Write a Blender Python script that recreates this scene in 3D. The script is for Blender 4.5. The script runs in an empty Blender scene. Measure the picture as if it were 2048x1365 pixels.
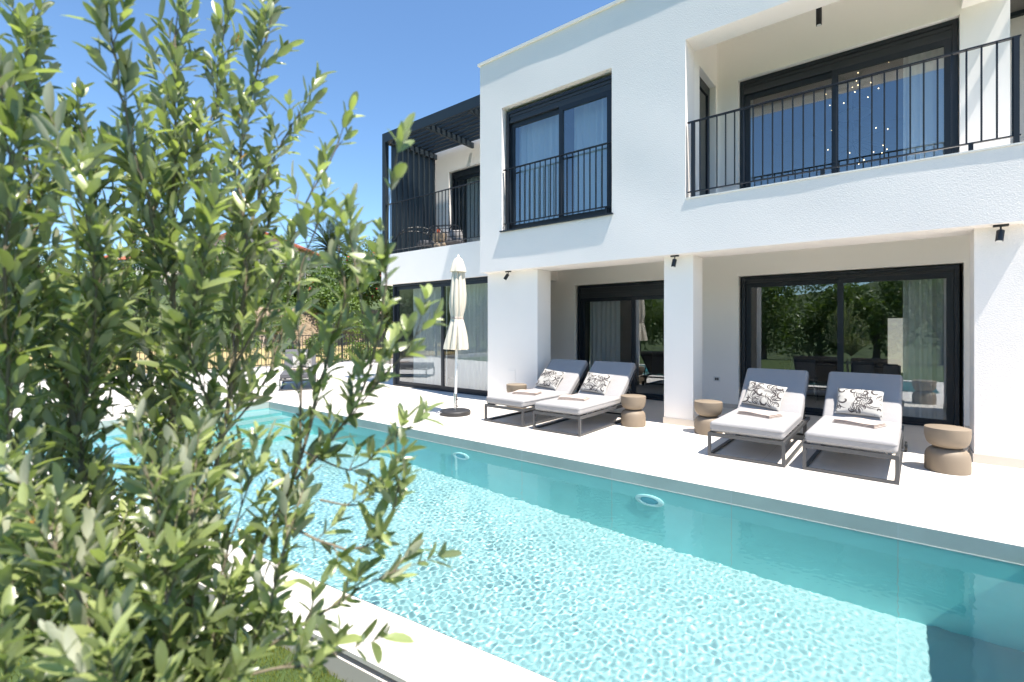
import bpy, bmesh, math, random
import numpy as np
from mathutils import Vector, Matrix
R = math.radians
C = bpy.context.scene
COL = C.collection

# ------------------------------------------------------------------ camera
CAMH = 1.5; FPX = 967.0; HY = 656.0; YAW = math.atan(772/967.)
cs, sn = math.cos(YAW), math.sin(YAW)
cd = bpy.data.cameras.new('camera'); cam = bpy.data.objects.new('camera', cd); COL.objects.link(cam)
cam.location = (0, 0, CAMH); cam.rotation_euler = (R(90), 0, YAW)
cd.sensor_width = 36; cd.lens = 36*FPX/2048; cd.shift_y = -(682.5-HY)/2048
cd.clip_start = .05; cd.clip_end = 3000
cd.dof.use_dof = True; cd.dof.focus_distance = 6.5; cd.dof.aperture_fstop = 2.8
C.camera = cam
def ray(x, y):
    u = (x-1024)/FPX
    return Vector((-sn+u*cs, cs+u*sn, -(y-HY)/FPX))
def W(x, y, t):                      # point seen at photo pixel x, y at forward distance t
    d = ray(x, y); return Vector((d.x*t, d.y*t, CAMH+d.z*t))

# ------------------------------------------------------------------ light
SUN = Vector((-.42, .085, -1)).normalized()
wd = bpy.data.worlds.new("World"); C.world = wd; wd.use_nodes = True
nt = wd.node_tree; sky = nt.nodes.new('ShaderNodeTexSky'); sky.sky_type = 'NISHITA'; sky.sun_disc = False
sky.sun_elevation = math.asin(-SUN.z); sky.sun_rotation = math.atan2(-SUN.x, -SUN.y)
sky.altitude = 0; sky.air_density = 1.0; sky.dust_density = .15; sky.ozone_density = 2.6
tint = nt.nodes.new('ShaderNodeVectorMath'); tint.operation = 'MULTIPLY'; tint.inputs[1].default_value = (.76, .90, .98)
nt.links.new(sky.outputs[0], tint.inputs[0]); nt.links.new(tint.outputs[0], nt.nodes['Background'].inputs[0]); nt.nodes['Background'].inputs[1].default_value = .12
sl = bpy.data.lights.new('sun', 'SUN'); sl.energy = 5.0; sl.angle = R(.5); sl.color = (1, .94, .85)
sl.cycles.is_caustics_light = True
so = bpy.data.objects.new('sun', sl); COL.objects.link(so); so.rotation_euler = SUN.to_track_quat('-Z', 'Y').to_euler()
C.view_settings.view_transform = 'Standard'; C.view_settings.look = 'None'; C.view_settings.gamma = 1
C.view_settings.exposure = 1.06
C.render.engine = 'CYCLES'
C.cycles.max_bounces = 10; C.cycles.transparent_max_bounces = 24; C.cycles.transmission_bounces = 8
C.cycles.caustics_reflective = False; C.cycles.sample_clamp_indirect = 6
C.cycles.use_denoising = True; C.cycles.diffuse_bounces = 8

# ------------------------------------------------------------------ materials
def new_mat(name):
    m = bpy.data.materials.new(name); m.use_nodes = True
    return m, m.node_tree, m.node_tree.nodes['Principled BSDF']
def N(nt, typ, **kw):
    n = nt.nodes.new(typ)
    for k, v in kw.items():
        if k in n.inputs: n.inputs[k].default_value = v
        else: setattr(n, k, v)
    return n
def simple(name, col, rough=.6, metal=0, bump=None, var=0, vscale=3, spec=None, sheen=0, trans=0):
    m, nt, b = new_mat(name)
    b.inputs['Base Color'].default_value = (*col, 1); b.inputs['Roughness'].default_value = rough; b.inputs['Metallic'].default_value = metal
    if spec is not None: b.inputs['Specular IOR Level'].default_value = spec
    tc = N(nt, 'ShaderNodeTexCoord')
    if var:
        n = N(nt, 'ShaderNodeTexNoise'); n.inputs['Scale'].default_value = vscale; n.inputs['Detail'].default_value = 5
        nt.links.new(tc.outputs['Object'], n.inputs['Vector'])
        r = N(nt, 'ShaderNodeMapRange'); r.inputs[3].default_value = 1-var; r.inputs[4].default_value = 1+var
        nt.links.new(n.outputs[0], r.inputs[0])
        mx = N(nt, 'ShaderNodeVectorMath', operation='MULTIPLY'); mx.inputs[0].default_value = col
        nt.links.new(r.outputs[0], mx.inputs[1]); nt.links.new(mx.outputs[0], b.inputs['Base Color'])
    if bump:
        sc, st, di = bump
        n2 = N(nt, 'ShaderNodeTexNoise'); n2.inputs['Scale'].default_value = sc; n2.inputs['Detail'].default_value = 4
        nt.links.new(tc.outputs['Object'], n2.inputs['Vector'])
        bp = N(nt, 'ShaderNodeBump'); bp.inputs['Strength'].default_value = st; bp.inputs['Distance'].default_value = di
        nt.links.new(n2.outputs[0], bp.inputs['Height']); nt.links.new(bp.outputs[0], b.inputs['Normal'])
    return m
def tiled(name, col, mortar, sx, sy, rough=.5, rot=None, msize=.004, var=.03, offset=0., plane='XY', bump=None):
    m, nt, b = new_mat(name); b.inputs['Roughness'].default_value = rough
    tc = N(nt, 'ShaderNodeTexCoord'); mp = N(nt, 'ShaderNodeMapping')
    if plane == 'XZ': mp.inputs['Rotation'].default_value = (R(-90), 0, 0)
    if rot: mp.inputs['Rotation'].default_value = rot
    nt.links.new(tc.outputs['Object'], mp.inputs['Vector'])
    br = N(nt, 'ShaderNodeTexBrick'); br.offset = offset; br.squash = 1
    br.inputs['Scale'].default_value = 1; br.inputs['Brick Width'].default_value = sx; br.inputs['Row Height'].default_value = sy
    br.inputs['Mortar Size'].default_value = msize; br.inputs['Mortar Smooth'].default_value = .1
    c2 = tuple(c*(1-var) for c in col)
    br.inputs['Color1'].default_value = (*col, 1); br.inputs['Color2'].default_value = (*c2, 1); br.inputs['Mortar'].default_value = (*mortar, 1)
    nt.links.new(mp.outputs[0], br.inputs['Vector'])
    n = N(nt, 'ShaderNodeTexNoise'); n.inputs['Scale'].default_value = 2.3; n.inputs['Detail'].default_value = 8; n.inputs['Roughness'].default_value = .65
    nt.links.new(tc.outputs['Object'], n.inputs['Vector'])
    r = N(nt, 'ShaderNodeMapRange'); r.inputs[3].default_value = 1-2.2*var; r.inputs[4].default_value = 1+2.2*var
    nt.links.new(n.outputs[0], r.inputs[0])
    mx = N(nt, 'ShaderNodeVectorMath', operation='MULTIPLY')
    nt.links.new(br.outputs[0], mx.inputs[0]); nt.links.new(r.outputs[0], mx.inputs[1]); nt.links.new(mx.outputs[0], b.inputs['Base Color'])
    return m
M = {}
def plaster(name, col, sc, st):
    m, nt, b = new_mat(name); b.inputs['Roughness'].default_value = .95; b.inputs['Specular IOR Level'].default_value = .15
    tc = N(nt, 'ShaderNodeTexCoord')
    n = N(nt, 'ShaderNodeTexNoise'); n.inputs['Scale'].default_value = sc; n.inputs['Detail'].default_value = 3; n.inputs['Roughness'].default_value = .6
    v = N(nt, 'ShaderNodeTexVoronoi'); v.inputs['Scale'].default_value = sc*1.3
    g = N(nt, 'ShaderNodeTexNoise'); g.inputs['Scale'].default_value = .9; g.inputs['Detail'].default_value = 4
    for q in (n, v, g): nt.links.new(tc.outputs['Object'], q.inputs['Vector'])
    a = N(nt, 'ShaderNodeMath', operation='ADD'); nt.links.new(n.outputs[0], a.inputs[0]); nt.links.new(v.outputs[0], a.inputs[1])
    bp = N(nt, 'ShaderNodeBump'); bp.inputs['Strength'].default_value = st; bp.inputs['Distance'].default_value = .003
    nt.links.new(a.outputs[0], bp.inputs['Height']); nt.links.new(bp.outputs[0], b.inputs['Normal'])
    r = N(nt, 'ShaderNodeMapRange'); r.inputs[3].default_value = .95; r.inputs[4].default_value = 1.03
    nt.links.new(g.outputs[0], r.inputs[0])
    mx = N(nt, 'ShaderNodeVectorMath', operation='MULTIPLY'); mx.inputs[0].default_value = col
    nt.links.new(r.outputs[0], mx.inputs[1]); nt.links.new(mx.outputs[0], b.inputs['Base Color'])
    return m
M['plaster'] = plaster('rough_white_plaster', (.87, .82, .775), 55, .5)
M['smooth'] = plaster('smooth_white_plaster', (.92, .88, .83), 30, .08)
M['cap'] = simple('stone_cap', (.78, .75, .69), .6, var=.04)
M['skirt'] = tiled('skirting_tile', (.60, .54, .47), (.5, .45, .38), .6, .3, plane='XZ', var=.04)
M['deck'] = tiled('porcelain_deck', (.76, .705, .64), (.55, .51, .46), 1.2, .6, rough=.55, msize=.0022, var=.012)
M['basin_floor'] = tiled('basin_tile', (.44, .44, .435), (.55, .62, .6), 1.2, 1.2, rough=.5, msize=.004, var=.03)
M['basin_wall_lit'] = tiled('basin_wall_painted_light', (.42, .80, .79), (.6, .67, .64), 1.2, 4, rough=.5, msize=.004, var=.05, plane='XZ')  # same stone as the band; light scattered under water is put into the colour
M['band_tile'] = tiled('waterline_stone', (.39, .44, .40), (.40, .45, .43), 1.2, 4, rough=.5, msize=.004, var=.09, plane='XZ')  # the same wall stone above the water, without the painted brightening
M['base_wall'] = tiled('terrace_edge_tile', (.62, .565, .50), (.72, .69, .64), .6, 2, rough=.6, msize=.004, var=.04, plane='XZ')
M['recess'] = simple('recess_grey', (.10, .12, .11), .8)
M['anth'] = simple('anthracite_aluminium', (.016, .021, .028), .38, spec=.4)
M['anth2'] = simple('anthracite_shutter', (.028, .032, .038), .45)
M['black'] = simple('black_metal', (.012, .013, .015), .4)
M['perg'] = simple('pergola_blue_grey', (.012, .021, .028), .5)
M['frame'] = simple('grey_lounger_metal', (.085, .085, .088), .45, metal=.3)
M['cushion'] = simple('mattress_fabric', (.35, .336, .333), .95, bump=(11, .35, .02), var=.03, spec=.1)
M['seam'] = simple('seam_cord', (.27, .26, .257), .95)
M['greycush'] = simple('grey_fabric', (.11, .11, .12), .95, bump=(260, .35, .0015), spec=.1)
M['pillow'] = simple('pillow_cotton', (.47, .45, .415), .95, bump=(200, .3, .001), spec=.1)
M['ink'] = simple('pillow_print', (.075, .066, .066), .95, spec=.1)
M['towel'] = simple('towel_terry', (.52, .43, .375), 1, bump=(180, .8, .003), spec=.05)
M['stonetable'] = simple('sand_ceramic', (.23, .18, .128), .62, var=.04, vscale=6, bump=(90, .12, .002))
M['canopy'] = simple('cream_canvas', (.62, .565, .47), .95, bump=(120, .15, .001), spec=.1)
M['white_metal'] = simple('white_pole', (.75, .75, .74), .35)
M['chrome'] = simple('steel_tube', (.55, .55, .55), .2, metal=1)
M['rubber'] = simple('dark_rubber', (.03, .028, .028), .5, var=.1)
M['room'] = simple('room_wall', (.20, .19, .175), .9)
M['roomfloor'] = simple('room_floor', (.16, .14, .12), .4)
M['curtain'] = None
M['lens'] = None
M['wline'] = simple('waterline_grout', (.46, .50, .47), .7)
M['socket'] = simple('white_plastic', (.7, .7, .68), .4)
M['bark'] = simple('olive_bark', (.20, .165, .115), .9, var=.25, vscale=60, bump=(120, .6, .004))
M['trunkbark'] = simple('brown_bark', (.12, .095, .07), .95, var=.3, vscale=12, bump=(30, .6, .02))
M['grassbase'] = simple('turf_base', (.05, .08, .018), 1, var=.2, vscale=30)
M['field'] = simple('dry_field', (.36, .28, .13), 1, var=.45, vscale=1.5)
M['rock'] = simple('tan_rock', (.30, .225, .15), .95, var=.4, vscale=1.3, bump=(5, 1, .3))
M['kerb'] = simple('grey_kerb', (.28, .27, .28), .8, var=.06)
M['pinkwall'] = simple('pale_pink_render', (.62, .50, .42), .9, var=.03)
M['whitewall'] = simple('white_render', (.72, .70, .66), .9, var=.03)
M['rooftile'] = tiled('red_roof_tile', (.42, .12, .055), (.22, .06, .03), .3, .35, rough=.8, msize=.04, var=.12)
M['shutterwhite'] = simple('white_shutter', (.7, .7, .68), .6)
M['hill'] = simple('far_hill', (.07, .10, .03), 1, var=.6, vscale=.5, bump=(1.2, 1, 1.5))
M['red'] = simple('bougainvillea_bloom', (.55, .015, .04), .8)
M['amber'] = simple('amber_glass', (.35, .07, .02), .3)
M['wood'] = simple('dark_wood', (.07, .05, .04), .5)
M['cable'] = simple('thin_wire', (.02, .02, .02), .5)

def glass_mat(name, r0, tint):
    m, nt, b = new_mat(name); nt.nodes.remove(b)
    out = nt.nodes['Material Output']
    lw = N(nt, 'ShaderNodeLayerWeight'); lw.inputs['Blend'].default_value = .5
    p = N(nt, 'ShaderNodeMath', operation='POWER'); p.inputs[1].default_value = 4.0
    nt.links.new(lw.outputs['Facing'], p.inputs[0])
    r = N(nt, 'ShaderNodeMapRange'); r.inputs[3].default_value = r0; r.inputs[4].default_value = 1
    nt.links.new(p.outputs[0], r.inputs[0])
    t = N(nt, 'ShaderNodeBsdfTransparent'); t.inputs[0].default_value = (*tint, 1)
    g = N(nt, 'ShaderNodeBsdfGlossy'); g.inputs['Roughness'].default_value = 0; g.inputs[0].default_value = (.95, .97, 1, 1)
    mx = N(nt, 'ShaderNodeMixShader')
    nt.links.new(r.outputs[0], mx.inputs[0]); nt.links.new(t.outputs[0], mx.inputs[1]); nt.links.new(g.outputs[0], mx.inputs[2])
    nt.links.new(mx.outputs[0], out.inputs[0]); return m
M['glass'] = glass_mat('window_glass', .14, (.93, .97, .98))

def curtain_mat():
    m, nt, b = new_mat('sheer_curtain'); nt.nodes.remove(b); out = nt.nodes['Material Output']
    d = N(nt, 'ShaderNodeBsdfDiffuse'); d.inputs[0].default_value = (.9, .91, .89, 1)
    l = N(nt, 'ShaderNodeBsdfTranslucent'); l.inputs[0].default_value = (.75, .77, .75, 1)
    t = N(nt, 'ShaderNodeBsdfTransparent')
    a = N(nt, 'ShaderNodeMixShader'); a.inputs[0].default_value = .35
    c = N(nt, 'ShaderNodeMixShader'); c.inputs[0].default_value = .12
    nt.links.new(d.outputs[0], a.inputs[1]); nt.links.new(l.outputs[0], a.inputs[2])
    nt.links.new(a.outputs[0], c.inputs[1]); nt.links.new(t.outputs[0], c.inputs[2]); nt.links.new(c.outputs[0], out.inputs[0])
    return m
M['curtain'] = curtain_mat()

def water_mat():
    m, nt, b = new_mat('pool_water'); nt.nodes.remove(b)
    g = N(nt, 'ShaderNodeBsdfGlass'); g.inputs['Color'].default_value = (.72, .975, 1.0, 1); g.inputs['Roughness'].default_value = 0; g.inputs['IOR'].default_value = 1.33
    nt.links.new(g.outputs[0], nt.nodes['Material Output'].inputs[0]); return m
M['water'] = water_mat()

def emit(name, col, s):
    m, nt, b = new_mat(name); b.inputs['Base Color'].default_value = (*col, 1)
    b.inputs['Emission Color'].default_value = (*col, 1); b.inputs['Emission Strength'].default_value = s; return m
M['bulb'] = emit('lit_bulb', (1, .70, .36), 7)

def leaf_mat(name, top, under, young, trans=.35, gloss=.35, odd=(.5, .22, .02), rough=.38):
    m, nt, b = new_mat(name); out = nt.nodes['Material Output']
    at = N(nt, 'ShaderNodeAttribute', attribute_name='tone')
    cr = N(nt, 'ShaderNodeValToRGB'); e = cr.color_ramp.elements
    e[0].position = 0; e[0].color = (*[c*.6 for c in top], 1); e[1].position = .55; e[1].color = (*top, 1)
    x = cr.color_ramp.elements.new(.9); x.color = (*young, 1)
    x = cr.color_ramp.elements.new(.985); x.color = (*young, 1)
    x = cr.color_ramp.elements.new(1.0); x.color = (*odd, 1)
    nt.links.new(at.outputs['Fac'], cr.inputs[0])
    ge = N(nt, 'ShaderNodeNewGeometry')
    mc = N(nt, 'ShaderNodeMix', data_type='RGBA')
    nt.links.new(ge.outputs['Backfacing'], mc.inputs[0]); nt.links.new(cr.outputs[0], mc.inputs[6]); mc.inputs[7].default_value = (*under, 1)
    nt.links.new(mc.outputs[2], b.inputs['Base Color'])
    b.inputs['Roughness'].default_value = rough; b.inputs['Specular IOR Level'].default_value = gloss
    tr = N(nt, 'ShaderNodeBsdfTranslucent')
    tv = N(nt, 'ShaderNodeVectorMath', operation='MULTIPLY'); tv.inputs[1].default_value = (1.3, 1.45, .6)
    nt.links.new(cr.outputs[0], tv.inputs[0]); nt.links.new(tv.outputs[0], tr.inputs[0])
    mx = N(nt, 'ShaderNodeMixShader'); mx.inputs[0].default_value = trans
    nt.links.new(b.outputs[0], mx.inputs[1]); nt.links.new(tr.outputs[0], mx.inputs[2]); nt.links.new(mx.outputs[0], out.inputs[0])
    return m
M['olive'] = leaf_mat('olive_leaf', (.18, .225, .085), (.54, .55, .41), (.38, .43, .17), .36, .9, rough=.32)
M['leafdark'] = leaf_mat('bush_leaf', (.06, .10, .02), (.09, .13, .05), (.14, .2, .04), .3, .4, odd=(.14, .2, .04))
M['leafbright'] = leaf_mat('vine_leaf', (.12, .19, .035), (.14, .2, .07), (.2, .28, .05), .35, .3, odd=(.2, .28, .05))
M['palmleaf'] = leaf_mat('palm_leaf', (.06, .085, .028), (.08, .1, .04), (.1, .13, .04), .2, .4, odd=(.2, .15, .05))
M['grass'] = leaf_mat('turf_blade', (.15, .17, .022), (.15, .17, .022), (.24, .22, .04), .3, .2, odd=(.30, .24, .09))
M['brushleaf'] = leaf_mat('pine_needle', (.05, .075, .025), (.05, .075, .025), (.12, .09, .06), .15, .2, odd=(.2, .1, .08))

# ------------------------------------------------------------------ object helpers
def tag(o, label=None, cat=None, group=None, kind=None):
    if label: o['label'] = label
    if cat: o['category'] = cat
    if group: o['group'] = group
    if kind: o['kind'] = kind
    return o
def empty(name, loc=(0, 0, 0), rz=0, label=None, cat=None, group=None):
    o = bpy.data.objects.new(name, None); COL.objects.link(o); o.location = loc; o.rotation_euler = (0, 0, rz); o.empty_display_size = .1
    return tag(o, label, cat, group)
class MB:
    def __init__(s): s.v = []; s.f = []; s.m = []; s.sm = []
    def add(s, vs, fs, mi=0, smooth=False):
        o = len(s.v); s.v += [tuple(v) for v in vs]; s.f += [tuple(i+o for i in f) for f in fs]
        s.m += [mi]*len(fs); s.sm += [smooth]*len(fs); return s
    def box(s, x0, x1, y0, y1, z0, z1, mi=0, rot=None, about=None):
        vs = [Vector((x, y, z)) for z in (z0, z1) for y in (y0, y1) for x in (x0, x1)]
        if rot: 
            ab = Vector(about); vs = [rot @ (v-ab)+ab for v in vs]
        return s.add(vs, [(0, 2, 3, 1), (4, 5, 7, 6), (0, 1, 5, 4), (2, 6, 7, 3), (0, 4, 6, 2), (1, 3, 7, 5)], mi)
    def bar(s, a, b, w, h=None, mi=0):
        a, b = Vector(a), Vector(b); d = (b-a).normalized(); h = h or w
        up = Vector((0, 0, 1)) if abs(d.z) < .95 else Vector((0, 1, 0))
        sx = d.cross(up).normalized(); sy = sx.cross(d)
        vs = [p+sx*i*w/2+sy*j*h/2 for p in (a, b) for i, j in ((-1, -1), (1, -1), (1, 1), (-1, 1))]
        return s.add(vs, [(3, 2, 1, 0), (4, 5, 6, 7), (0, 1, 5, 4), (1, 2, 6, 5), (2, 3, 7, 6), (3, 0, 4, 7)], mi)
    def tube(s, pts, rad, n=8, mi=0, cap=True):
        pts = [Vector(p) for p in pts]; rs = rad if hasattr(rad, '__len__') else [rad]*len(pts)
        vs = []; fs = []; prev = None
        for i, p in enumerate(pts):
            d = (pts[min(i+1, len(pts)-1)]-pts[max(i-1, 0)]).normalized()
            if prev is None:
                up = Vector((0, 0, 1)) if abs(d.z) < .9 else Vector((1, 0, 0)); sx = d.cross(up).normalized()
            else: sx = (prev-d*prev.dot(d)).normalized()
            prev = sx; sy = d.cross(sx)
            vs += [p+(sx*math.cos(2*math.pi*k/n)+sy*math.sin(2*math.pi*k/n))*rs[i] for k in range(n)]
        for i in range(len(pts)-1):
            for k in range(n):
                a = i*n+k; b = i*n+(k+1) % n; fs.append((a, b, b+n, a+n))
        if cap: fs += [tuple(range(n-1, -1, -1)), tuple(range((len(pts)-1)*n, len(pts)*n))]
        return s.add(vs, fs, mi, True)
    def lathe(s, prof, n=32, mi=0, c=(0, 0, 0), fold=None):
        vs = []; fs = []
        for r, z in prof:
            for k in range(n):
                a = 2*math.pi*k/n; rr = r*(1 if fold is None else fold(a, z)); vs.append((c[0]+rr*math.cos(a), c[1]+rr*math.sin(a), c[2]+z))
        for i in range(len(prof)-1):
            for k in range(n):
                a = i*n+k; b = i*n+(k+1) % n; fs.append((a, b, b+n, a+n))
        fs += [tuple(range(n-1, -1, -1)), tuple(range((len(prof)-1)*n, len(prof)*n))]
        return s.add(vs, fs, mi, True)
    def rbox(s, x0, x1, y0, y1, z0, z1, r=.03, seg=4, mi=0, mat=None, puff=0):
        bm = bmesh.new(); bmesh.ops.create_cube(bm, size=1)
        for v in bm.verts: v.co = Vector(((x0+x1)/2+v.co.x*(x1-x0), (y0+y1)/2+v.co.y*(y1-y0), (z0+z1)/2+v.co.z*(z1-z0)))
        bmesh.ops.bevel(bm, geom=bm.edges[:], offset=r, segments=seg, profile=.5, affect='EDGES')
        if puff:
            bmesh.ops.subdivide_edges(bm, edges=[e for e in bm.edges if e.calc_length() > .2], cuts=5, use_grid_fill=True)
            cx, cy = (x0+x1)/2, (y0+y1)/2
            for v in bm.verts:
                fx = 1-((v.co.x-cx)/(x1-x0)*2)**2; fy = 1-((v.co.y-cy)/(y1-y0)*2)**2
                if v.co.z > (z0+z1)/2: v.co.z += puff*max(0, fx)*max(0, fy)**.6
        if mat: bmesh.ops.transform(bm, matrix=mat, verts=bm.verts)
        bm.verts.index_update()
        s.add([v.co.copy() for v in bm.verts], [[v.index for v in f.verts] for f in bm.faces], mi, True); bm.free(); return s
    def build(s, name, mats, parent=None):
        me = bpy.data.meshes.new(name); me.from_pydata(s.v, [], s.f)
        for m in (mats if isinstance(mats, (list, tuple)) else [mats]): me.materials.append(m)
        me.polygons.foreach_set('material_index', s.m); me.polygons.foreach_set('use_smooth', s.sm)
        me.update()
        if any(s.sm):
            try: me.set_sharp_from_angle(angle=R(38))
            except Exception: pass
        o = bpy.data.objects.new(name, me); COL.objects.link(o)
        if parent: o.parent = parent
        return o
def B(name, mat, parent, *boxes):
    m = MB()
    for b in boxes: m.box(*b)
    return m.build(name, mat, parent)
def copy_tree(o, parent=None):
    c = o.copy(); COL.objects.link(c)
    if parent: c.parent = parent
    for ch in [x for x in bpy.data.objects if x.parent == o]: copy_tree(ch, c)
    return c
def struct(o): o['kind'] = 'structure'; return o

# ------------------------------------------------------------------ ground, deck, pool
XL, XR = -10.0, .74
PF = lambda x: 4.6+.0163*(x+10)
NI = lambda x: 1.58+.128*(x+2.2)
NO = lambda x: 1.155+.126*(x+2.977)
WZ = -.13
def quadmesh(name, pts, mat):
    return MB().add(pts, [tuple(range(len(pts)))]).build(name, mat)
m = MB()
# terrace round the pool: far side, left side, right side
m.add([(-18.6, PF(XL), 0), (XL, PF(XL), 0), (XL, 12.5, 0), (-18.6, 12.5, 0)], [(0, 1, 2, 3)])
m.add([(XL, PF(XL), 0), (XR, PF(XR), 0), (XR, 7.9, 0), (XL, 7.9, 0)], [(0, 1, 2, 3)])
m.add([(XR, PF(XR), 0), (6, PF(6), 0), (6, 7.9, 0), (XR, 7.9, 0)], [(0, 1, 2, 3)])
m.add([(-6.56, 7.9, 0), (6, 7.9, 0), (6, 9.72, 0), (-6.56, 9.72, 0)], [(0, 1, 2, 3)])
m.add([(XR, NO(XR), 0), (6, NO(6), 0), (6, PF(6), 0), (XR, PF(XR), 0)], [(0, 1, 2, 3)])
m.add([(-18.6, NO(-18.6), 0), (XL, NO(XL), 0), (XL, PF(XL), 0), (-18.6, PF(XL), 0)], [(0, 1, 2, 3)])
deck = struct(m.build('pool_deck', M['deck']))
m = MB()      # near coping: a real slab with a shadow gap and a tiled base
xs = [-10, -8.8, -7.6, -6.4, -5.2, -4.0, -2.8, -1.6, -.4, .74]
for a, b in zip(xs[:-1], xs[1:]):
    b2 = b-.003
    v = [(a, NO(a), -.022), (b2, NO(b2), -.022), (b2, NI(b2), -.022), (a, NI(a), -.022), (a, NO(a), 0), (b2, NO(b2), 0), (b2, NI(b2), 0), (a, NI(a), 0)]
    m.add(v, [(0, 3, 2, 1), (4, 5, 6, 7), (0, 1, 5, 4), (1, 2, 6, 5), (2, 3, 7, 6), (3, 0, 4, 7)])
struct(m.build('coping', M['deck']))
m = MB()
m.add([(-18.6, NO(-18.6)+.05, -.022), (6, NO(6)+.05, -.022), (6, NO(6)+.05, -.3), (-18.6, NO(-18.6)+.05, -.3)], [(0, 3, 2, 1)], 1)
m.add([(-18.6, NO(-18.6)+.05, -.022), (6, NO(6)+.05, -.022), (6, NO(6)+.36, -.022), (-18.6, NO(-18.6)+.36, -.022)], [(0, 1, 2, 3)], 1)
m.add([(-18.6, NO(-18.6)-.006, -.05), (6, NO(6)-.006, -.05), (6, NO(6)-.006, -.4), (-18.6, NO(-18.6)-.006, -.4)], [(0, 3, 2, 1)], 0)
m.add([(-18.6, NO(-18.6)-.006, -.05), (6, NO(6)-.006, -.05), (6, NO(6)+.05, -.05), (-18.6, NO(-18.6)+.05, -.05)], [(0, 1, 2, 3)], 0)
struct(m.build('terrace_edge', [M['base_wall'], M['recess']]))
D = -1.5
def flagc(o): o.cycles.is_caustics_receiver = True; return o
m = MB()
BZ = -.142
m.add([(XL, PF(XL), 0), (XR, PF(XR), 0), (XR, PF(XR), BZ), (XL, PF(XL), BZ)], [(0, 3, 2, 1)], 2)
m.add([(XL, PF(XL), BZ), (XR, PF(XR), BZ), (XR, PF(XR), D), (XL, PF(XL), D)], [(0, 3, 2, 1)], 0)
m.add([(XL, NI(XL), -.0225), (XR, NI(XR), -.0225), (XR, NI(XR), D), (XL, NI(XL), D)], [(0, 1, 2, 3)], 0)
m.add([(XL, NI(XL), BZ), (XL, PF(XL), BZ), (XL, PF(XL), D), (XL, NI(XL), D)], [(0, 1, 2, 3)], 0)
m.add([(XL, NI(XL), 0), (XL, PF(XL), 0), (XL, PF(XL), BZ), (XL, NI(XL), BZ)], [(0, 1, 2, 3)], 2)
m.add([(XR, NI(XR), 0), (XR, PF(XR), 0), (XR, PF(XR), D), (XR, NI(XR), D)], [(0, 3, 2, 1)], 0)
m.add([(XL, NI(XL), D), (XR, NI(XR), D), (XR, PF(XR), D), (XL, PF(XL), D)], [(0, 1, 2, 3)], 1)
flagc(struct(m.build('pool_basin', [M['basin_wall_lit'], M['basin_floor'], M['band_tile']])))
m = MB(); m.add([(XL+.001, PF(XL)-.004, -.124), (XR-.001, PF(XR)-.004, -.124), (XR-.001, PF(XR)-.004, -.130), (XL+.001, PF(XL)-.004, -.130), (XL+.001, PF(XL)-.0005, -.124), (XR-.001, PF(XR)-.0005, -.124)], [(0, 3, 2, 1), (0, 1, 5, 4)])
struct(m.build('waterline', M['wline']))
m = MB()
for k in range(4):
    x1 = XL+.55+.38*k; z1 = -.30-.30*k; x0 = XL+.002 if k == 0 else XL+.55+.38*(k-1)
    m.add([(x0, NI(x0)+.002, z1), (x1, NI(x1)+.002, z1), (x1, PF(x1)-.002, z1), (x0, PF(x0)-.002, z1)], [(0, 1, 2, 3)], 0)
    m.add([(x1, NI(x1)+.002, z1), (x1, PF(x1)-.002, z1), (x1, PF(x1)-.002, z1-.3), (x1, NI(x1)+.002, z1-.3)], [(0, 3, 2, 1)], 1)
flagc(struct(m.build('pool_steps', [M['basin_floor'], M['basin_wall_lit']])))

def water():
    nx, ny = 1480, 480
    U, V = np.meshgrid(np.linspace(0, 1, nx), np.linspace(0, 1, ny))
    X = XL+.001+U*(XR-XL-.002)
    lo = 1.58+.128*(X+2.2)+.001; hi = 4.6+.0163*(X+10)-.001
    Y = lo+(hi-lo)*V
    rng = np.random.default_rng(5); Z = np.zeros_like(X)
    for k in range(60):
        lam = rng.uniform(.03, .085); a = rng.uniform(0, 2*np.pi); ph = rng.uniform(0, 7)
        Z += .000041*(lam/.07)**1.5*np.sin(2*np.pi/lam*(X*np.cos(a)+Y*np.sin(a))+ph)
    env = np.zeros_like(X)
    for k in range(6):
        lam = rng.uniform(1.5, 4); a = rng.uniform(0, 2*np.pi); env += np.sin(2*np.pi/lam*(X*np.cos(a)+Y*np.sin(a))+rng.uniform(0, 7))
    amp = .62+.05*env
    amp *= 1-.62*np.clip((X+1.5)/2.0, 0, 1)          # calmer water towards the right end
    amp *= 1-.35*np.clip((Y-3.6)/1.0, 0, 1)
    Z = WZ+Z*amp
    v = np.stack([X, Y, Z], -1).reshape(-1, 3)
    i = np.arange(nx-1)[None, :]+np.arange(ny-1)[:, None]*nx
    f = np.stack([i, i+1, i+1+nx, i+nx], -1).reshape(-1, 4)
    me = bpy.data.meshes.new('pool_water'); me.vertices.add(len(v)); me.vertices.foreach_set('co', v.ravel())
    me.loops.add(f.size); me.loops.foreach_set('vertex_index', f.ravel())
    me.polygons.add(len(f)); me.polygons.foreach_set('loop_start', np.arange(0, f.size, 4)); me.polygons.foreach_set('use_smooth', np.ones(len(f), bool))
    me.update(calc_edges=True); me.materials.append(M['water'])
    o = bpy.data.objects.new('pool_water', me); COL.objects.link(o); o.cycles.is_caustics_caster = True
    return struct(o)
water()

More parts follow.
